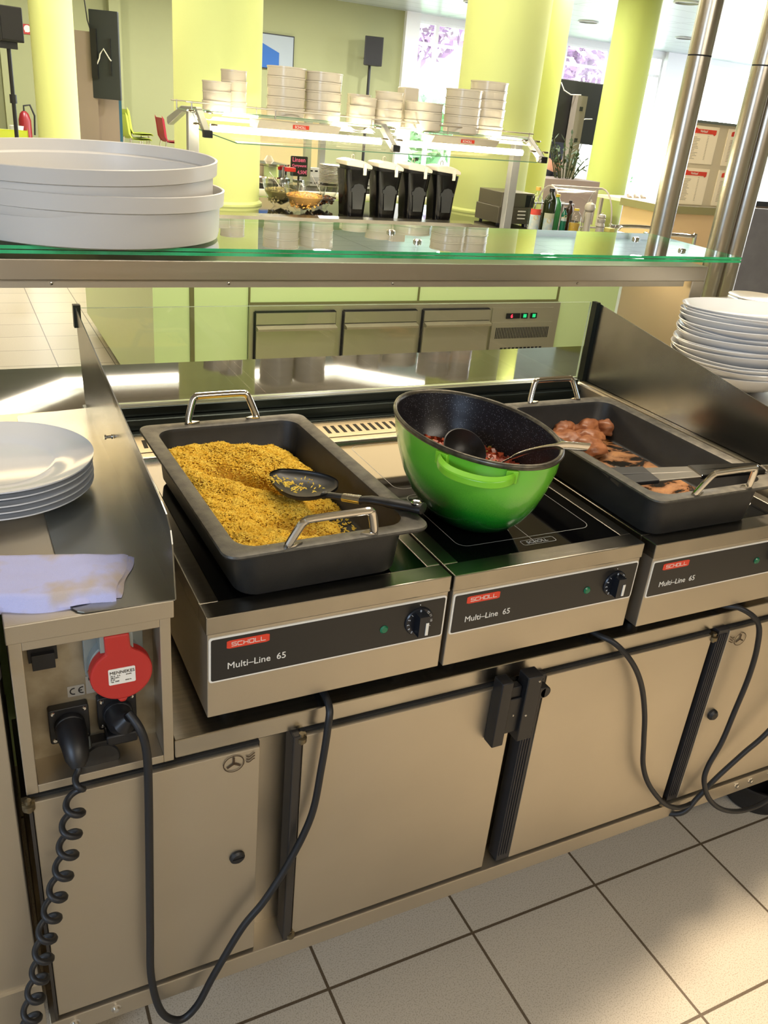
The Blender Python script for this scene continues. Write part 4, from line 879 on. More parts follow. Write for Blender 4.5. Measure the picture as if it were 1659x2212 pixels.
for x, y, r, h, n, lab in STK:
    for k in range(n):
        key = (r, h)
        L_ = 'white bowl, %s in the %s' % (ORD[n-1-k] if k else 'bottom one', lab)
        if key not in first: first[key] = o = bowl_proto(r, h); tag(o, L_, 'bowl', 'white bowls stacked on the buffet canopy')
        else: o = first[key].copy(); COL.objects.link(o); o['label'] = L_
        o.location = (x+random.uniform(-.002, .002), y, 1.481+k*(h-.001))
o = MB().prism(rrect(-.05, .05, -.05, .05, .01), 0, .22, ax='z').out('white_canister', PORCW, None, bevel=.005); o.location = (2.30, 4.0, 1.4805); tag(o, 'white square canister behind the wide low bowl stack', 'canister')

# ---------------------------------------------------------------- sauce dispensers
def dispenser(loc, label):
    t = thing('sauce_dispenser', label, 'dispenser', loc, group='black sauce dispensers on the island')
    R = []
    for z, w_, d in ((0, .082, .10), (.02, .084, .102), (.15, .092, .11), (.27, .108, .12), (.285, .110, .12)):
        R.append([(x, y, z) for x, y in rrect(-w_, w_, -d, d, .05, 6)])
    MB().rings(R).out('dispenser_body', BLKG, t, ang=50)
    R = []
    for z, w_, d in ((.281, .096, .10), (.305, .1, .105)): R.append([(x, y, z) for x, y in rrect(-w_, w_, -d, d, .05, 6)])
    MB().rings(R).out('neck', BLK, t, ang=50)
    b = MB(); n = 14; top = []; bot = []
    for i in range(n+1):
        u = -1+2*i/n; z = .322-.012*u+.022*(1-u*u); top.append((u*.112, z)); bot.append((u*.110, .300-.008*u))
    b.prism(top+bot[::-1], -.115, .115); b.out('lid', mat('dispenser_lid', (222, 214, 200), .3), t, ang=60, bevel=.006)
    MB().box(.030, .058, -.125, -.112, .255, .325).out('dispensing_tab', WHITE, t, smooth=False, bevel=.003)
    P = [(-.04, .045), (.04, .045), (.052, .15), (.062, .15), (.062, .172), (.05, .174), (.035, .195), (0, .203), (-.035, .195), (-.05, .174), (-.062, .172), (-.062, .15), (-.052, .15)]
    MB().prism(P, -.122, -.118).out('label_plate', mat('clear_dark_plastic', (58, 60, 62), .12), t, smooth=False)
    MB().tube([(-.03, 0, .33), (-.03, 0, .365), (-.018, 0, .372), (-.006, 0, .365), (-.006, 0, .33)], .004, 6).out('lid_loop', STEEL, t)
    t.scale = (.84, .8, 1); return t
d0 = dispenser((2.175, 4.435, .9185), 'black sauce dispenser, leftmost of four, beside the cereal bowls')
dup(d0, (2.405, 4.435, .9185), 'black sauce dispenser, second from the left of four'); dup(d0, (2.625, 4.435, .9185), 'black sauce dispenser, third from the left of four')
dup(d0, (2.848, 4.435, .9185), 'black sauce dispenser, rightmost of four, beside the lime column')

# ---------------------------------------------------------------- glass bowls with cereal
def gbowl(loc, r, label, fill, cols, h=.165, fh=.095, size=.007, n=260, seed=1):
    t = thing('glass_bowl', label, 'bowl', loc)
    MB().lathe([(0, 0), (r*.35, 0), (r*.7, h*.3), (r*.92, h*.7), (r, h), (r*.985, h), (r*.9, h*.7), (r*.68, h*.32), (0, .005)], n=48, caps=(False, False)).out('bowl_wall', GL, t)
    R = random.Random(seed); b = MB(); b.lathe([(0, .01), (r*.62, h*.3), (r*.86, fh), (r*.7, fh+.012), (0, fh+.022)], n=32, caps=(False, False))
    for k in range(n):
        a = R.uniform(0, 2*pi); q = math.sqrt(R.random()); zz = fh+.008+.018*(1-q)
        if R.random() < .45: zz = R.uniform(.03, fh); q = .62+.27*(zz/fh)
        c = (r*.84*q*cos(a), r*.84*q*sin(a), zz); Rm = Matrix.Rotation(R.uniform(0, 6), 3, Vector((R.random(), R.random(), R.random())).normalized()); b.obox(c, size, size*.7, size*.4, Rm, R.choice((0, 1, 1, 2)))
    o = b.out('cereal', [mat('cereal%d_%d' % (seed, i), c, .6) for i, c in enumerate(cols)], None, smooth=False); o.location = loc; tag(o, fill, 'cereal', kind='stuff'); return t
gbowl((1.853, 4.47, .9185), .140, 'clear glass bowl full of cornflakes, frontmost of three', 'cornflakes and oats in the front glass bowl', [(178, 140, 78), (236, 180, 84), (214, 160, 90)])
gbowl((1.78, 4.72, .9185), .130, 'clear glass bowl of muesli behind and left of the cornflakes', 'pale muesli in the rear left glass bowl', [(120, 112, 70), (196, 180, 120), (150, 136, 90)], seed=2)
gbowl((2.07, 4.74, .9185), .130, 'clear glass bowl of dark granola beside the dispensers', 'dark granola in the rear glass bowl', [(52, 34, 20), (140, 90, 44), (84, 54, 28)], fh=.06, seed=3)
for p, q, lab in (((1.80, 4.70, 1.0), (1.70, 4.74, 1.13), 'spoon standing in the muesli bowl'), ((2.09, 4.72, .985), (2.01, 4.76, 1.12), 'pale spoon standing in the granola bowl')):
    o = MB().tube([p, q], [.006, .004], 8, flat=.5).lathe([(0, -.004), (.016, 0), (0, .004)], p, 12).out('serving_spoon', PORCW, None); tag(o, lab, 'spoon')

# ---------------------------------------------------------------- toaster, bottles, mills
ts = thing('conveyor_toaster', 'two-tier steel toaster with vent slits right of the island post', 'toaster', (3.30, 4.3, .9185))
b = MB().box(-.14, .14, -.15, .15, .012, .12).box(-.12, .15, -.14, .16, .12, .215); b.out('casing', mat('toaster_steel', (132, 126, 112), .4, .8), ts, smooth=False, bevel=.003)
b = MB()
for k in range(3): b.box(.02, .085, -.153, -.15, .045+k*.024, .053+k*.024)
b.out('vent_slits', WHITE, ts, smooth=False)
b = MB().box(.08, .152, -.142, -.139, .125, .205); b.out('dark_door', BLK, ts, smooth=False)
for x in (-.11, .11):
    for y in (-.11, .11): MB().lathe([(.012, 0), (.012, .013)], (x, y, 0), 10).out('foot', BLK, ts)
tr = thing('serving_tray', 'steel tray with tongs behind the oil bottles', 'tray', (3.72, 4.35, 1.06)); MB().box(-.2, .16, -.1, .1, .0, .012).out('tray_plate', STEELP, tr, smooth=False, bevel=.003)
MB().cyl((-.17, 0, -.1415), (-.17, 0, 0), .012).cyl((.13, 0, -.1415), (.13, 0, 0), .012).out('stand', STEEL, tr)
def clearmat(name, tint): return MATS.get(name) or glassmat(name, tint)
def bottle(name, loc, H, r, glass, capc, label, paper=None, fillc=None, neck=.32, nr=.35, square=False, fh=.5):
    t = thing(name, label, 'bottle', loc)
    pr = [(0, 0), (r*.95, 0), (r, .006), (r, H*(1-neck)), (r*.85, H*(1-neck*.72)), (r*nr, H*(1-neck*.35)), (r*nr, H*.96), (0, H*.96)]
    MB().lathe(pr, n=28, caps=(False, False)).out('bottle_glass', glass, t)
    MB().lathe([(0, 0), (r*nr*1.25, 0), (r*nr*1.25, H*.075), (0, H*.075)], (0, 0, H*.925), 20, caps=(False, False)).out('cap', mat('cap_%d_%d_%d' % capc, capc, .4), t)
    if fillc: MB().lathe([(0, .004), (r*.93, .004), (r*.93, H*fh), (0, H*fh)], n=24, caps=(False, False)).out('oil', mat('oil_%d_%d_%d' % fillc, fillc, .1, coat=.5), t)
    if paper:
        b = MB(); z0, z1, a0, a1 = paper; n = 12
        for (s0, s1, mi) in ((z0, z1-(z1-z0)*.28, 0), (z1-(z1-z0)*.28, z1, 1)):
            R = [[((r+.001)*cos(radians(a0+(a1-a0)*i/n)), (r+.001)*sin(radians(a0+(a1-a0)*i/n)), z) for i in range(n+1)] for z in (s0, s1)]
            b.rings(R, mi, caps=(False, False), close=False)
        am = radians((a0+a1)/2)
        e = MB()
        lb = b.out('paper_label', [mat('label_blue', (168, 190, 196), .6, col2=(206, 206, 190), vscale=40), mat('label_red', (196, 66, 50), .6) if capc[0] > 100 else mat('label_cream', (190, 190, 160), .6)], t)
        R = [[(q*cos(2*pi*j/16), q*sin(2*pi*j/16)) for j in range(16)] for q in (.015,)][0]
        V = [((r+.0018)*cos(am+p[0]/r), (r+.0018)*sin(am+p[0]/r), (z0+z1)/2+.012+p[1]) for p in R]; MB().add(V, [tuple(range(16))]).out('round_crest', mat('label_gold', (196, 178, 120), .5), lb, smooth=False)
    return t
DKG = mat('dark_olive_glass', (34, 44, 18), .08); GRG = clearmat('green_bottle_glass', (.45, .75, .45)); CLR = clearmat('bottle_clear', (.92, .95, .92))
bottle('oil_bottle', (3.255, 3.86, .9185), .285, .040, CLR, (214, 168, 74), 'tall clear bottle with gold cap and red and blue label', (.02, .15, -170, -50), (186, 182, 160), fh=.12)
bottle('oil_bottle', (3.42, 3.93, .9185), .275, .043, DKG, (30, 28, 28), 'dark green olive oil bottle with black cap and pale label', (.0, .12, -165, -60))
bottle('vinegar_bottle', (3.53, 4.0, .9185), .235, .034, mat('green_plastic_bottle', (70, 150, 84), .2), (226, 200, 60), 'green bottle with yellow cap behind the olive oil')
bottle('sauce_bottle', (3.50, 3.86, .9185), .165, .020, mat('emerald_bottle', (20, 100, 72), .2), (26, 26, 26), 'small emerald bottle with black cap and red band', (.08, .105, -180, 0))
bottle('oil_bottle', (3.575, 3.83, .9185), .165, .040, CLR, (226, 200, 60), 'squat round bottle of golden oil with yellow cap', None, (206, 166, 70), fh=.45)
bottle('vinegar_bottle', (3.63, 3.98, .9185), .20, .026, mat('brown_bottle', (60, 36, 20), .2), (40, 24, 18), 'dark brown bottle behind the white pepper mill')
bottle('sauce_bottle', (3.80, 3.98, .9185), .185, .022, mat('brown_bottle'), (206, 176, 90), 'thin brown bottle with cream cap between the two mills')
t = thing('pepper_mill', 'tall white pepper mill with round head', 'pepper mill', (3.715, 3.87, .9185))
MB().lathe([(0, 0), (.03, 0), (.03, .01), (.024, .03), (.022, .09), (.026, .13), (.024, .14), (0, .14)], n=28, caps=(False, False)).out('mill_body', PORCW, t)
MB().lathe([(0, .14), (.018, .14), (.034, .155), (.038, .175), (.030, .195), (.012, .205), (.006, .21), (.006, .22), (0, .222)], n=28, caps=(False, False)).out('mill_head', PORCW, t)
t = thing('salt_mill', 'short white ribbed mill right of the pepper mill', 'salt mill', (3.86, 3.90, .9185))
MB().lathe([(0, 0), (.027, 0), (.029, .02), (.025, .04), (.030, .05), (.024, .07), (.028, .08), (.028, .095), (.022, .10), (.027, .11), (.022, .125), (.005, .13), (.005, .138), (0, .14)], n=28, caps=(False, False)).out('mill_body', PORCW, t)
o = MB().lathe([(0, .0), (.05, 0), (.085, .055), (.082, .055), (.048, .005), (0, .005)], (3.98, 3.93, .9185), 32, caps=(False, False)).out('glass_dish', GL, None); tag(o, 'small clear dish of yellow butter pieces at the island corner', 'dish')
o = MB().box(3.95, 4.0, 3.90, 3.96, .925, .955).out('butter', mat('butter_yellow', (236, 222, 120), .5), None, bevel=.006); tag(o, 'yellow butter block inside the small clear dish', 'butter')
t = thing('clear_cover', 'transparent rounded plastic hood over the bread area behind the mills', 'cover', (3.98, 4.38, .9185))
b = MB(); R = []
for x in (-.24, .24):
    R.append([(x, .17*cos(a)*1.0, .26*sin(a)) for a in [pi*k/14 for k in range(15)]])
b.rings(R, caps=(True, True), close=False); b.out('hood', GL, t, ang=40)
b = MB()
for x in (-.24, .24): b.tube([(x, .17*cos(a), .26*sin(a)) for a in [pi*k/14 for k in range(15)]], .006, 6)
b.cyl((-.24, 0, .26), (.24, 0, .26), .008, 8); b.cyl((-.24, -.17, .0), (.24, -.17, .0), .006, 8); b.out('hood_edge', mat('clear_plastic_edge', (214, 204, 196), .2), t)

# ---------------------------------------------------------------- second buffet further back
sb = thing('rear_buffet', 'further buffet counter with black top and white rail behind the cereal bowls', 'counter', (3.0, 7.2, 0)); O = Vector(sb.location)
b = MB(); wb(b, 1.9, 4.6, 6.55, 8.0, .0, .84); b.out('counter_body', GREENP, sb, smooth=False)
b = MB(); wb(b, 1.88, 4.62, 6.5, 8.05, .84, .90); b.out('counter_top', GRAN, sb, smooth=False)
b = MB().cyl((-1.2, -.86, .84), (1.7, -.86, .84), .03, 14); b.out('tray_rail', mat('rail_white', (226, 222, 208), .3), sb)
for x in (-.6, .35, 1.3): MB().box(x-.03, x+.03, -.87, -.66, .76, .83).out('rail_bracket', BLK, sb, smooth=False)
b = MB(); wb(b, 2.95, 4.3, 7.45, 7.5, .9, .985); w_ = b.out('chilled_strip', WHT, sb, smooth=False)
b = MB()
for k in range(24): wb(b, 3.0+k*.053, 3.03+k*.053, 7.447, 7.451, .95, .963)
b.out('vent_slots', mat('slot_black'), w_, smooth=False)
for x, y in ((2.82, 6.95), (3.35, 7.9)):
    MB().box(x-O.x-.03, x-O.x+.03, y-O.y-.03, y-O.y+.03, .9, 1.5).out('post', ALU, sb, smooth=False)
t = thing('chafing_dish', 'round steel chafing dish on the rear buffet beside the lime column', 'chafing dish', (2.45, 6.95, .9005))
MB().lathe([(0, 0), (.2, 0), (.2, .02), (.17, .03), (.17, .12), (.19, .125), (.19, .14), (0, .16)], n=40, caps=(False, False)).out('dish', STEELP, t); MB().lathe([(0, .155), (.05, .155), (.02, .2), (0, .2)], n=20, caps=(False, False)).out('lid_knob', PORCW, t)
t = thing('jar', 'small glass jar with bright red lid on the rear buffet', 'jar', (2.58, 6.74, .9005)); MB().lathe([(0, 0), (.03, 0), (.03, .09), (0, .09)], n=20, caps=(False, False)).out('jar_glass', clearmat('jar_glass', (.8, .88, .95)), t); MB().prism(rrect(-.045, .045, -.035, .035, .01), .09, .125, ax='z').out('red_lid', mat('lid_red', (212, 44, 44), .4), t, bevel=.004)
t = thing('chalkboard_sign', 'small black sign with pink handwriting on the rear buffet', 'sign', (2.72, 6.88, .9005)); t.scale = (.82, 1, .86)
MB().prism(rrect(-.10, .10, .05, .25, .01), 0, .012).out('board', BLK, t, smooth=False); b = MB()
letters(b, 'Linsen', .062, face(-.085, -.0008, .195), bold=.0012); letters(b, 'Currywurst', .036, face(-.085, -.0008, .145), bold=.001); letters(b, '4,50€', .05, face(-.02, -.0008, .075), bold=.001); b.out('lettering', mat('chalk_pink', (238, 110, 160), .6), t, smooth=False)
MB().box(-.05, .05, -.02, .05, 0, .012).box(-.01, .01, .003, .012, .0, .06).out('stand', BLK, t, smooth=False)
first_p = None
for k in range(13):
    z = .9005+k*.0125; L_ = 'small plate, %s in the stack on the rear buffet' % (ORD[12-k] if k else 'bottom one')
    if first_p is None: first_p = o = MB().lathe([(0, 0), (.06, 0), (.115, .012), (.115, .016), (.06, .005), (0, .005)], n=32, caps=(False, False)).out('small_plate', PORCW, None); tag(o, L_, 'plate', 'plates stacked on the rear buffet')
    else: o = first_p.copy(); COL.objects.link(o); o['label'] = L_
    o.location = (3.01, 6.80, z)
o = MB().box(3.05, 3.75, 9.0, 9.06, .0, 1.45).out('cream_partition', CREAM, None, smooth=False); tag(o, 'cream partition panel standing behind the rear buffet', 'partition')

# ---------------------------------------------------------------- left background
def pa_speaker(x, y, zb, lab, H=.30, w_=.13, rz=0, stand=True):
    t = thing('loudspeaker', lab, 'speaker', (x, y, 0), rz)
    MB().prism([(-w_, -.12), (w_, -.12), (w_*.75, .12), (-w_*.75, .12)], zb, zb+H, ax='z').out('cabinet', BLK, t, smooth=False, bevel=.01)
    MB().box(-w_*.85, w_*.85, -.126, -.12, zb+.02, zb+H-.02).out('grille', mat('speaker_grille', (30, 30, 32), .7), t, smooth=False)
    return t
pa_speaker(.47, 9, 1.84, 'black loudspeaker on a tall stand at the left edge of the photo', .30, .115, .3)
t = thing('speaker_stand', 'black tripod stand under the loudspeaker at the left edge', 'stand', (.47, 9, 0))
MB().cyl((0, 0, .25), (0, 0, 1.84), .02).out('pole', BLK, t); MB().cyl((0, 0, 1.3), (0, 0, 1.38), .034).out('collar', BLK, t); MB().box(-.08, .08, -.05, .05, 1.78, 1.838).out('bracket', BLK, t, smooth=False)
for k in range(3): MB().cyl((0, 0, .8), (.5*cos(k*2.09+.4), .5*sin(k*2.09+.4), .02), .014).out('leg', BLK, t)
o = MB().box(-.02, 2.0, 12.0, 12.8, .70, .74).out('side_table', mat('pale_tabletop', (190, 186, 170), .5), None, smooth=False); tag(o, 'pale table far left behind the grey basins', 'table')
pa_speaker(6.74, 16.55, 2.24, 'black loudspeaker high on the sage wall left of the windows', .52, .19, -.35).location = (7.9, 16.6, .12)
t = thing('speaker_pole', 'thin black wall pole holding the speaker left of the windows', 'stand', (7.9, 16.72, 0)); MB().cyl((0, 0, .0), (0, 0, 2.5), .03).out('pole', BLK, t); MB().cyl((0, -.0, 2.5), (0, .28, 2.5), .02).out('wall_arm', BLK, t)
for k, lab in ((0, 'red fire hose sign on the far wall, left one of two'), (1, 'red fire alarm sign on the far wall, right one of two')):
    t = thing('fire_sign', lab, 'sign', (1.135+k*.17, 16.985, 2.21), group=None); MB().box(0, .155, -.006, 0, 0, .155).out('board', mat('sign_red', (170, 36, 30), .5), t, smooth=False)
    MB().lathe([(.045, .001), (.055, .001), (.055, 0), (.045, 0)], (.08, -.006, .085), 24, ax='y').box(.04, .055, -.0075, -.006, .03, .12).out('pictogram', WHITE, t, smooth=False)
t = thing('fire_extinguisher', 'red fire extinguisher on the floor by the far left wall', 'fire extinguisher', (1.10, 15.6, .2605))
MB().lathe([(0, 0), (.1, 0), (.1, .62), (.07, .72), (.03, .76), (0, .76)], n=24, caps=(False, False)).out('cylinder', mat('extinguisher_red', (130, 26, 30), .35), t); MB().tube([(0, 0, .76), (0, 0, .84), (.1, 0, .86), (.16, 0, .7), (.14, 0, .4)], .015, 8).out('hose', BLK, t)
t = thing('display_pillar', 'beige free-standing pillar carrying the back of a screen at left', 'pillar', (1.85, 12.6, 0)); BG = mat('pillar_beige', (136, 120, 104), .6)
MB().box(-.26, -.02, -.05, .15, 0, 2.17).box(-.02, .28, .05, .15, 0, 1.42).box(-.28, -.26, -.05, .15, 0, 2.17).out('pillar_body', BG, t, smooth=False)
MB().box(.19, .34, .16, .24, 0, 2.15).out('blue_side', mat('petrol_blue', (30, 84, 104), .6), t, smooth=False)
t = thing('flat_screen', 'black flat screen seen from behind on the left pillar', 'screen', (1.95, 12.5, 1.36), radians(-25))
MB().box(-.19, .20, -.03, .03, 0, 1.08).out('screen_body', mat('screen_back', (40, 44, 46), .5), t, smooth=False, bevel=.008)
MB().box(-.17, -.09, -.08, -.03, .25, .85).box(.06, .09, -.06, -.03, .3, .75).out('wall_mount', BLK, t, smooth=False); MB().tube([(p[0], -.07, p[1]) for p in ((-.1, .42), (-.06, .5), (-.05, .55), (.0, .62), (.08, .5), (.1, .48))], .009, 6).out('white_cable', WHITE, t)
o = MB().tube([(1.70, 12.5, 3.44), (1.71, 12.5, 2.6), (1.74, 12.5, 2.3), (1.78, 12.52, 2.175)], .008, 6).out('hanging_cable', BLK, None); tag(o, 'thin dark cable hanging from the ceiling to the left pillar', 'cable')
def shell_chair(loc, rz, col, label, z=0, nm='stacking_chair'):
    t = thing(nm, label, 'chair', loc, rz); m = mat('chair_%d_%d_%d' % col, col, .45)
    P = [(.0, .83), (.02, .70), (.045, .52), (.09, .45), (.25, .44), (.42, .455), (.46, .44)]
    b = MB(); b.prism([(x, z_+z) for x, z_ in P]+[(x+.024, z_+z-.032) for x, z_ in P[::-1]], -.21, .21, ax='y'); o = b.out('seat_shell', m, t, ang=50, bevel=.01)
    for q, (x, y) in enumerate(((.08, -.17), (.08, .17), (.38, -.17), (.38, .17))):
        MB().cyl((x, y, .44+z), (x+(-.08 if x < .2 else .06), y*1.15, .0), .012).out('leg', STEELP, t)
    return t
shell_chair((2.80, 16.2, .26), radians(10), (176, 192, 70), 'lime green chair, lower one of the pair stacked by the far wall')
shell_chair((2.83, 16.2, .345), radians(10), (176, 192, 70), 'lime green chair stacked on top of its twin by the far wall')
shell_chair((3.42, 16.0, .26), radians(5), (146, 18, 40), 'dark red chair by the far wall left of the lime column')
shell_chair((.62, 12.0, .08), radians(-90), (196, 208, 40), 'bright lime chair at the left edge beyond the basins', nm='shell_chair')
o = MB().lathe([(.05, 0), (.09, .20), (.087, .2), (.047, .005), (0, .005)], (.72, 12.3, .741), 24, caps=(False, False)).out('white_bucket', WHT, None); tag(o, 'white tapered bucket in front of the fire extinguisher', 'bucket')
o = MB().box(1.02, 1.17, 12.2, 12.24, .741, .90).box(1.17, 1.24, 12.2, 12.24, .741, .83).out('paper_carton', WHT, None, smooth=False); tag(o, 'crumpled white carton on the far left table', 'carton')
o = MB().box(.02, .33, 12.05, 12.2, .741, .86).out('grey_case', mat('case_grey', (112, 112, 104), .6), None, smooth=False, bevel=.01); tag(o, 'grey case on the far left table at the photo edge', 'case')
t = thing('wall_picture', 'blue and grey framed picture on the far wall left of the columns', 'picture', (6.0, 16.97, 2.2)); MB().box(-.45, .33, -.02, .02, -.1, .52).out('frame', BLK, t, smooth=False)
MB().box(-.43, .31, -.024, -.02, -.08, .50).prism([(-.43, -.08), (.02, -.08), (.02, .2), (-.43, .38)], -.026, -.024, m=1).out('print', [mat('print_grey', (150, 160, 166), .6), mat('print_blue', (28, 88, 160), .6)], t, smooth=False)

# ---------------------------------------------------------------- right background
t = thing('screen_stand', 'tall grey stand with a large black screen seen from behind', 'screen', (8.62, 10.6, 0)); SG = mat('stand_grey', (120, 112, 100), .6)
MB().box(-.09, .09, -.12, .02, 0, 2.03).out('upright', SG, t, smooth=False); MB().box(-.42, .60, .03, .09, 1.36, 2.23).out('screen_panel', mat('screen_dark', (16, 15, 15), .5), t, smooth=False, bevel=.01); MB().box(-.3, .3, -.2, .2, 0, .03).out('base', SG, t, smooth=False)
MB().box(-.03, .03, -.125, -.12, 1.82, 1.88).box(-.03, .03, -.125, -.12, 1.38, 1.44).out('cable_hole', BLK, t, smooth=False)
MB().tube([(-.36, .0, 2.18), (-.3, -.02, 2.08), (-.18, -.04, 2.03), (0, -.06, 2.04)], .008, 6).out('white_cable', WHITE, t); MB().tube([(.09, -.04, 1.68), (.2, 0, 1.72), (.34, 0, 1.73)], .008, 6).out('white_cable', WHITE, t)
pb = thing('planter', 'brown-grey planter box with a leafy plant near the second lime column', 'planter', (7.1, 8.6, 0)); MB().box(-.5, .38, -.25, .25, .30, .97).box(-.45, .33, -.2, .2, 0, .3).out('box', mat('planter_taupe', (126, 112, 104), .6), pb, smooth=False)
R_ = random.Random(4); b = MB(); lv = MB()
for k in range(16):
    a = R_.uniform(0, 2*pi); top = Vector((R_.uniform(-.32, .30), R_.uniform(-.2, .2), R_.uniform(.16, .55))); base = Vector((top.x*.4, top.y*.4, 0)); b.tube([base, base.lerp(top, .5)+Vector((0, 0, .03)), top], .008, 5)
    for q in range(9):
        p = base.lerp(top, .35+.65*q/8); d = Vector((R_.uniform(-1, 1), R_.uniform(-1, 1), R_.uniform(-.2, .9))).normalized(); s_ = d.cross(Vector((0, 0, 1))).normalized(); L_ = R_.uniform(.07, .12)
        lv.add([p, p+d*L_*.5+s_*L_*.25, p+d*L_, p+d*L_*.5-s_*L_*.25], [(0, 1, 2, 3)])
b.v = [(x, y, z+.96) for x, y, z in b.v]; lv.v = [(x, y, z+.96) for x, y, z in lv.v]
b.out('plant_stem', mat('stem_green', (60, 66, 34), .6), pb); lv.out('plant_leaf', mat('leaf_dark', (52, 74, 34), .5), pb, smooth=False)
# menu counter
mc = thing('menu_counter', 'cream-fronted counter with an olive top edge under the price lists', 'counter', (7.2, 6.35, 0))
MB().box(-.75, .9, -.3, .3, 0, .86).out('front_panel', mat('peach_panel', (226, 194, 148), .6), mc, smooth=False); MB().box(-.78, .93, -.33, .33, .86, .935).out('edge_band', mat('olive_edge', (146, 140, 96), .4), mc, smooth=False)
mb_ = thing('menu_stand', 'clear board stand holding four price lists with red headers', 'sign', (6.6, 6.05, .936))
MB().box(-.13, 1.0, .012, .02, 0, .80).out('backing', mat('menu_backing', (206, 192, 164), .5), mb_, smooth=False); MB().box(-.13, 1.0, -.01, .03, .80, .825).out('top_bar', mat('bar_grey', (120, 126, 120), .3, .6), mb_, smooth=False)
for i, x in enumerate((.015, .555)):
    for j, z in enumerate((.02, .42)):
        x0 = x-.02*0; pg = MB().box(x0-.02, x0+.385, .006, .012, z, z+.355).out('price_list', mat('paper_cream', (246, 232, 206), .7), mb_, smooth=False)
        MB().prism([(x0+.03, z+.285), (x0+.31, z+.285), (x0+.33, z+.272), (x0+.35, z+.285), (x0+.35, z+.325), (x0+.09, z+.325), (x0+.07, z+.335), (x0+.03, z+.325)], .003, .006).out('red_header', RED, pg, smooth=False)
        b = MB(); letters(b, 'Verkauf', .032, face(x0+.125, .0025, z+.296), bold=.0006); b.out('header_lettering', WHITE, pg, smooth=False)
        b = MB(); R_ = random.Random(i*2+j)
        for k in range(15):
            zz = z+.245-k*.0145; b.box(x0+.03, x0+.03+R_.uniform(.06, .13), .0045, .006, zz, zz+.0045); b.box(x0+.245, x0+.262, .0045, .006, zz, zz+.0045)
        letters(b, 'Preis', .013, face(x0+.24, .0045, z+.262)); b.out('print_lines', mat('print_grey_text', (170, 158, 136), .7), pg, smooth=False)
o = MB().box(4.42, 4.9, 3.2, 3.24, .0, 1.20).out('notice_board', mat('grey_cardboard', (148, 148, 156), .6, col2=(134, 134, 142), vscale=8), None, smooth=False); tag(o, 'upright grey board with faint marks at the right edge', 'panel')
o = thing('rear_worktop', 'counter with black worktop edge at the right edge behind the pillars', 'counter', (9.1, 6.9, 0)); MB().box(-.9, .8, -.3, .4, .93, .985).out('worktop', BLK, o, smooth=False); MB().box(-.85, .75, -.25, .35, 0, .93).out('body', BG, o, smooth=False)
# steel pillars
def pole(x, y, label, r=.052):
    t = thing('steel_pillar', label, 'pillar', (x, y, 0), group=None); MB().lathe([(r, 0), (r, 1.9)], n=36).out('lower_tube', mat('pillar_steel', (184, 178, 166), .27, 1, bump=.1, bscale=30, stretch=(30, 30, 1)), t)
    MB().lathe([(r*.97, 1.9), (r*.97, 1.906)], n=36).out('joint', mat('slot_black'), t); MB().lathe([(r, 1.906), (r, 3.45)], n=36).out('upper_tube', mat('pillar_steel'), t); MB().lathe([(r+.03, 0), (r+.03, .012)], n=36).out('floor_flange', STEEL, t); return t
pole(2.795, 2.2, 'polished steel tube pillar, leftmost of the three right of the columns'); pole(3.195, 2.2, 'polished steel tube pillar, middle one, in front of the menu lists'); pole(3.305, 2.2, 'polished steel tube pillar closest to the right edge of the photo')
# high table with trays, tubular trolley
t = thing('bistro_table', 'pale table with rolled mats beyond the first steel pillar', 'table', (8.9, 9.0, 0)); MB().box(-.55, .35, -.4, .4, .70, .74).out('tabletop', CREAM, t, smooth=False)
for x in (-.5, .3):
    for y in (-.35, .35): MB().box(x-.02, x+.02, y-.02, y+.02, 0, .70).out('leg', STEEL, t, smooth=False)
for k in range(3): o = MB().cyl((8.4+k*.13, 8.75, .765), (8.75+k*.13, 9.2, .765), .024, 12).out('cutlery_roll', mat('roll_taupe', (150, 136, 120), .6), None); tag(o, 'grey rolled mat on the bistro table, %s of three' % ('left one', 'middle one', 'right one')[k], 'mat', 'rolled mats on the bistro table')
t = thing('tray_trolley', 'tubular steel trolley frame behind the glass shelf at right', 'trolley', (4.65, 4.2, 0))
for y in (-.2, .2): MB().tube(smoothpath([(-.27, y, .05), (-.27, y, .84), (-.22, y, .905), (.18, y, .905), (.24, y, .84), (.24, y, .05)], 5), .014, 10).out('frame_loop', STEELP, t)
MB().box(-.26, .23, -.2, .2, .45, .47).out('shelf', STEEL, t, smooth=False)
t = None
for k in range(4):
    L_ = 'small patterned plate, %s in the stack beyond the deep plates' % ORD[3-k]
    if t is None: t = o = MB().lathe([(0, .003), (.07, .003), (.12, .016), (.122, .014), (.07, 0), (0, 0)], n=48, caps=(False, False)).out('side_plate', PORCW, None); tag(o, L_, 'plate', 'patterned plates at the right edge')
    else: o = t.copy(); COL.objects.link(o); o['label'] = L_
    o.location = (2.74, 1.50, .951+k*.013)
t = thing('side_counter', 'low steel counter holding the small patterned plates at the right', 'counter', (3.0, 1.3, 0)); MB().box(-.5, .5, -.5, .45, 0, .95).out('body', STEELF, t, smooth=False)

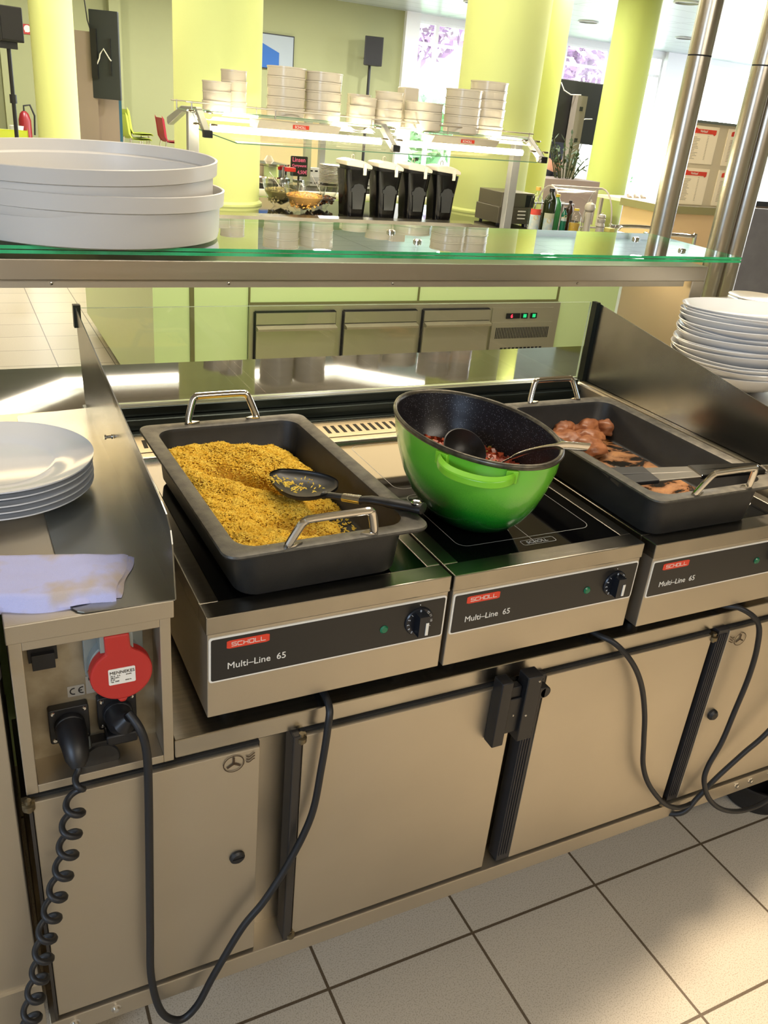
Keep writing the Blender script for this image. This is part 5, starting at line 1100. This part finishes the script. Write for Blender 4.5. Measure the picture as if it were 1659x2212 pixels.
# ---------------------------------------------------------------- person behind the column
def person(loc, rz):
    t = thing('person', 'person in a dark t-shirt with short dark hair standing half hidden behind a lime column', 'person', loc, rz)
    def skin(name, V, E, R, m, root=0, sub=2):
        me = bpy.data.meshes.new(name); me.from_pydata(V, E, []); o = bpy.data.objects.new(name, me); COL.objects.link(o); o.parent = t
        s_ = o.modifiers.new('s', 'SKIN'); o.modifiers.new('u', 'SUBSURF').levels = sub; o.modifiers['u'].render_levels = sub
        for i, v in enumerate(me.skin_vertices[0].data): v.radius = R[i] if isinstance(R[i], tuple) else (R[i], R[i]); v.use_root = (i == root)
        me.materials.append(m); s_.use_smooth_shade = True; return o
    SK = mat('skin', (196, 140, 112), .5)
    V = [(0, 0, .95), (0, 0, 1.12), (0, 0, 1.32), (0, 0, 1.42), (0, 0, 1.50), (0, -.01, 1.58), (0, -.02, 1.68), (0, -.01, 1.74),
         (.11, 0, 1.38), (.19, 0, 1.36), (.23, 0, 1.12), (.22, -.12, .95), (.21, -.19, .90), (-.11, 0, 1.38), (-.19, 0, 1.36), (-.23, 0, 1.12), (-.22, -.12, .95), (-.21, -.19, .90),
         (.09, 0, .86), (.10, 0, .48), (.10, .02, .08), (.10, -.10, .03), (-.09, 0, .86), (-.10, 0, .48), (-.10, .02, .08), (-.10, -.10, .03)]
    E_ = [(0, 1), (1, 2), (2, 3), (3, 4), (4, 5), (5, 6), (6, 7), (3, 8), (8, 9), (9, 10), (10, 11), (11, 12), (3, 13), (13, 14), (14, 15), (15, 16), (16, 17), (0, 18), (18, 19), (19, 20), (20, 21), (0, 22), (22, 23), (23, 24), (24, 25)]
    R = [(.14, .10), (.13, .09), (.15, .10), (.10, .07), .05, .075, .085, .055, .07, .055, .042, .034, .03, .07, .055, .042, .034, .03, .085, .058, .042, .035, .085, .058, .042, .035]
    skin('body', V, E_, R, SK)
    skin('t_shirt', [(0, 0, .94), (0, 0, 1.12), (0, 0, 1.32), (0, 0, 1.41), (.12, 0, 1.385), (.2, 0, 1.35), (.225, 0, 1.2), (-.12, 0, 1.385), (-.2, 0, 1.35), (-.225, 0, 1.2)], [(0, 1), (1, 2), (2, 3), (3, 4), (4, 5), (5, 6), (3, 7), (7, 8), (8, 9)], [(.155, .115), (.145, .105), (.165, .115), (.11, .08), .08, .068, .06, .08, .068, .06], mat('tshirt_navy', (26, 30, 42), .8))
    skin('trousers', [(0, 0, .96), (.09, 0, .85), (.10, 0, .48), (.10, .02, .10), (-.09, 0, .85), (-.10, 0, .48), (-.10, .02, .10)], [(0, 1), (1, 2), (2, 3), (0, 4), (4, 5), (5, 6)], [(.15, .11), .098, .072, .06, .098, .072, .06], mat('trousers_dark', (30, 30, 38), .8))
    MB().lathe([(0, .105), (.05, .095), (.085, .06), (.095, .02), (.09, -.03), (.0, -.03)], (0, .02, 1.68), 20, caps=(False, False)).out('hair', mat('hair_dark', (48, 38, 34), .8), t)
    for sgn in (-1, 1):
        for k in range(4): MB().tube([(sgn*.21+(k-1.5)*.017, -.20, .895), (sgn*.21+(k-1.5)*.018, -.245, .88), (sgn*.21+(k-1.5)*.018, -.27, .86-.005*abs(k-1.5))], [.010, .009, .007], 8).out('finger', SK, t)
        MB().tube([(sgn*.185, -.18, .9), (sgn*.165, -.215, .89), (sgn*.165, -.24, .875)], [.011, .010, .008], 8).out('thumb', SK, t)
        MB().lathe([(0, .012), (.012, 0), (0, -.012)], (sgn*.035, -.098, 1.675), 10).out('eye', BLK, t)
        MB().lathe([(0, .03), (.018, 0), (0, -.03)], (sgn*.09, 0, 1.665), 10).out('ear', SK, t)
    MB().lathe([(0, .03), (.012, 0), (.016, -.012), (0, -.018)], (0, -.108, 1.65), 10).out('nose', SK, t)
    return t
person((9.42, 12.0, 0), radians(160))
for o in list(COL.objects):
    if o.type == 'MESH' and o.name.startswith('floor_outside'): pass
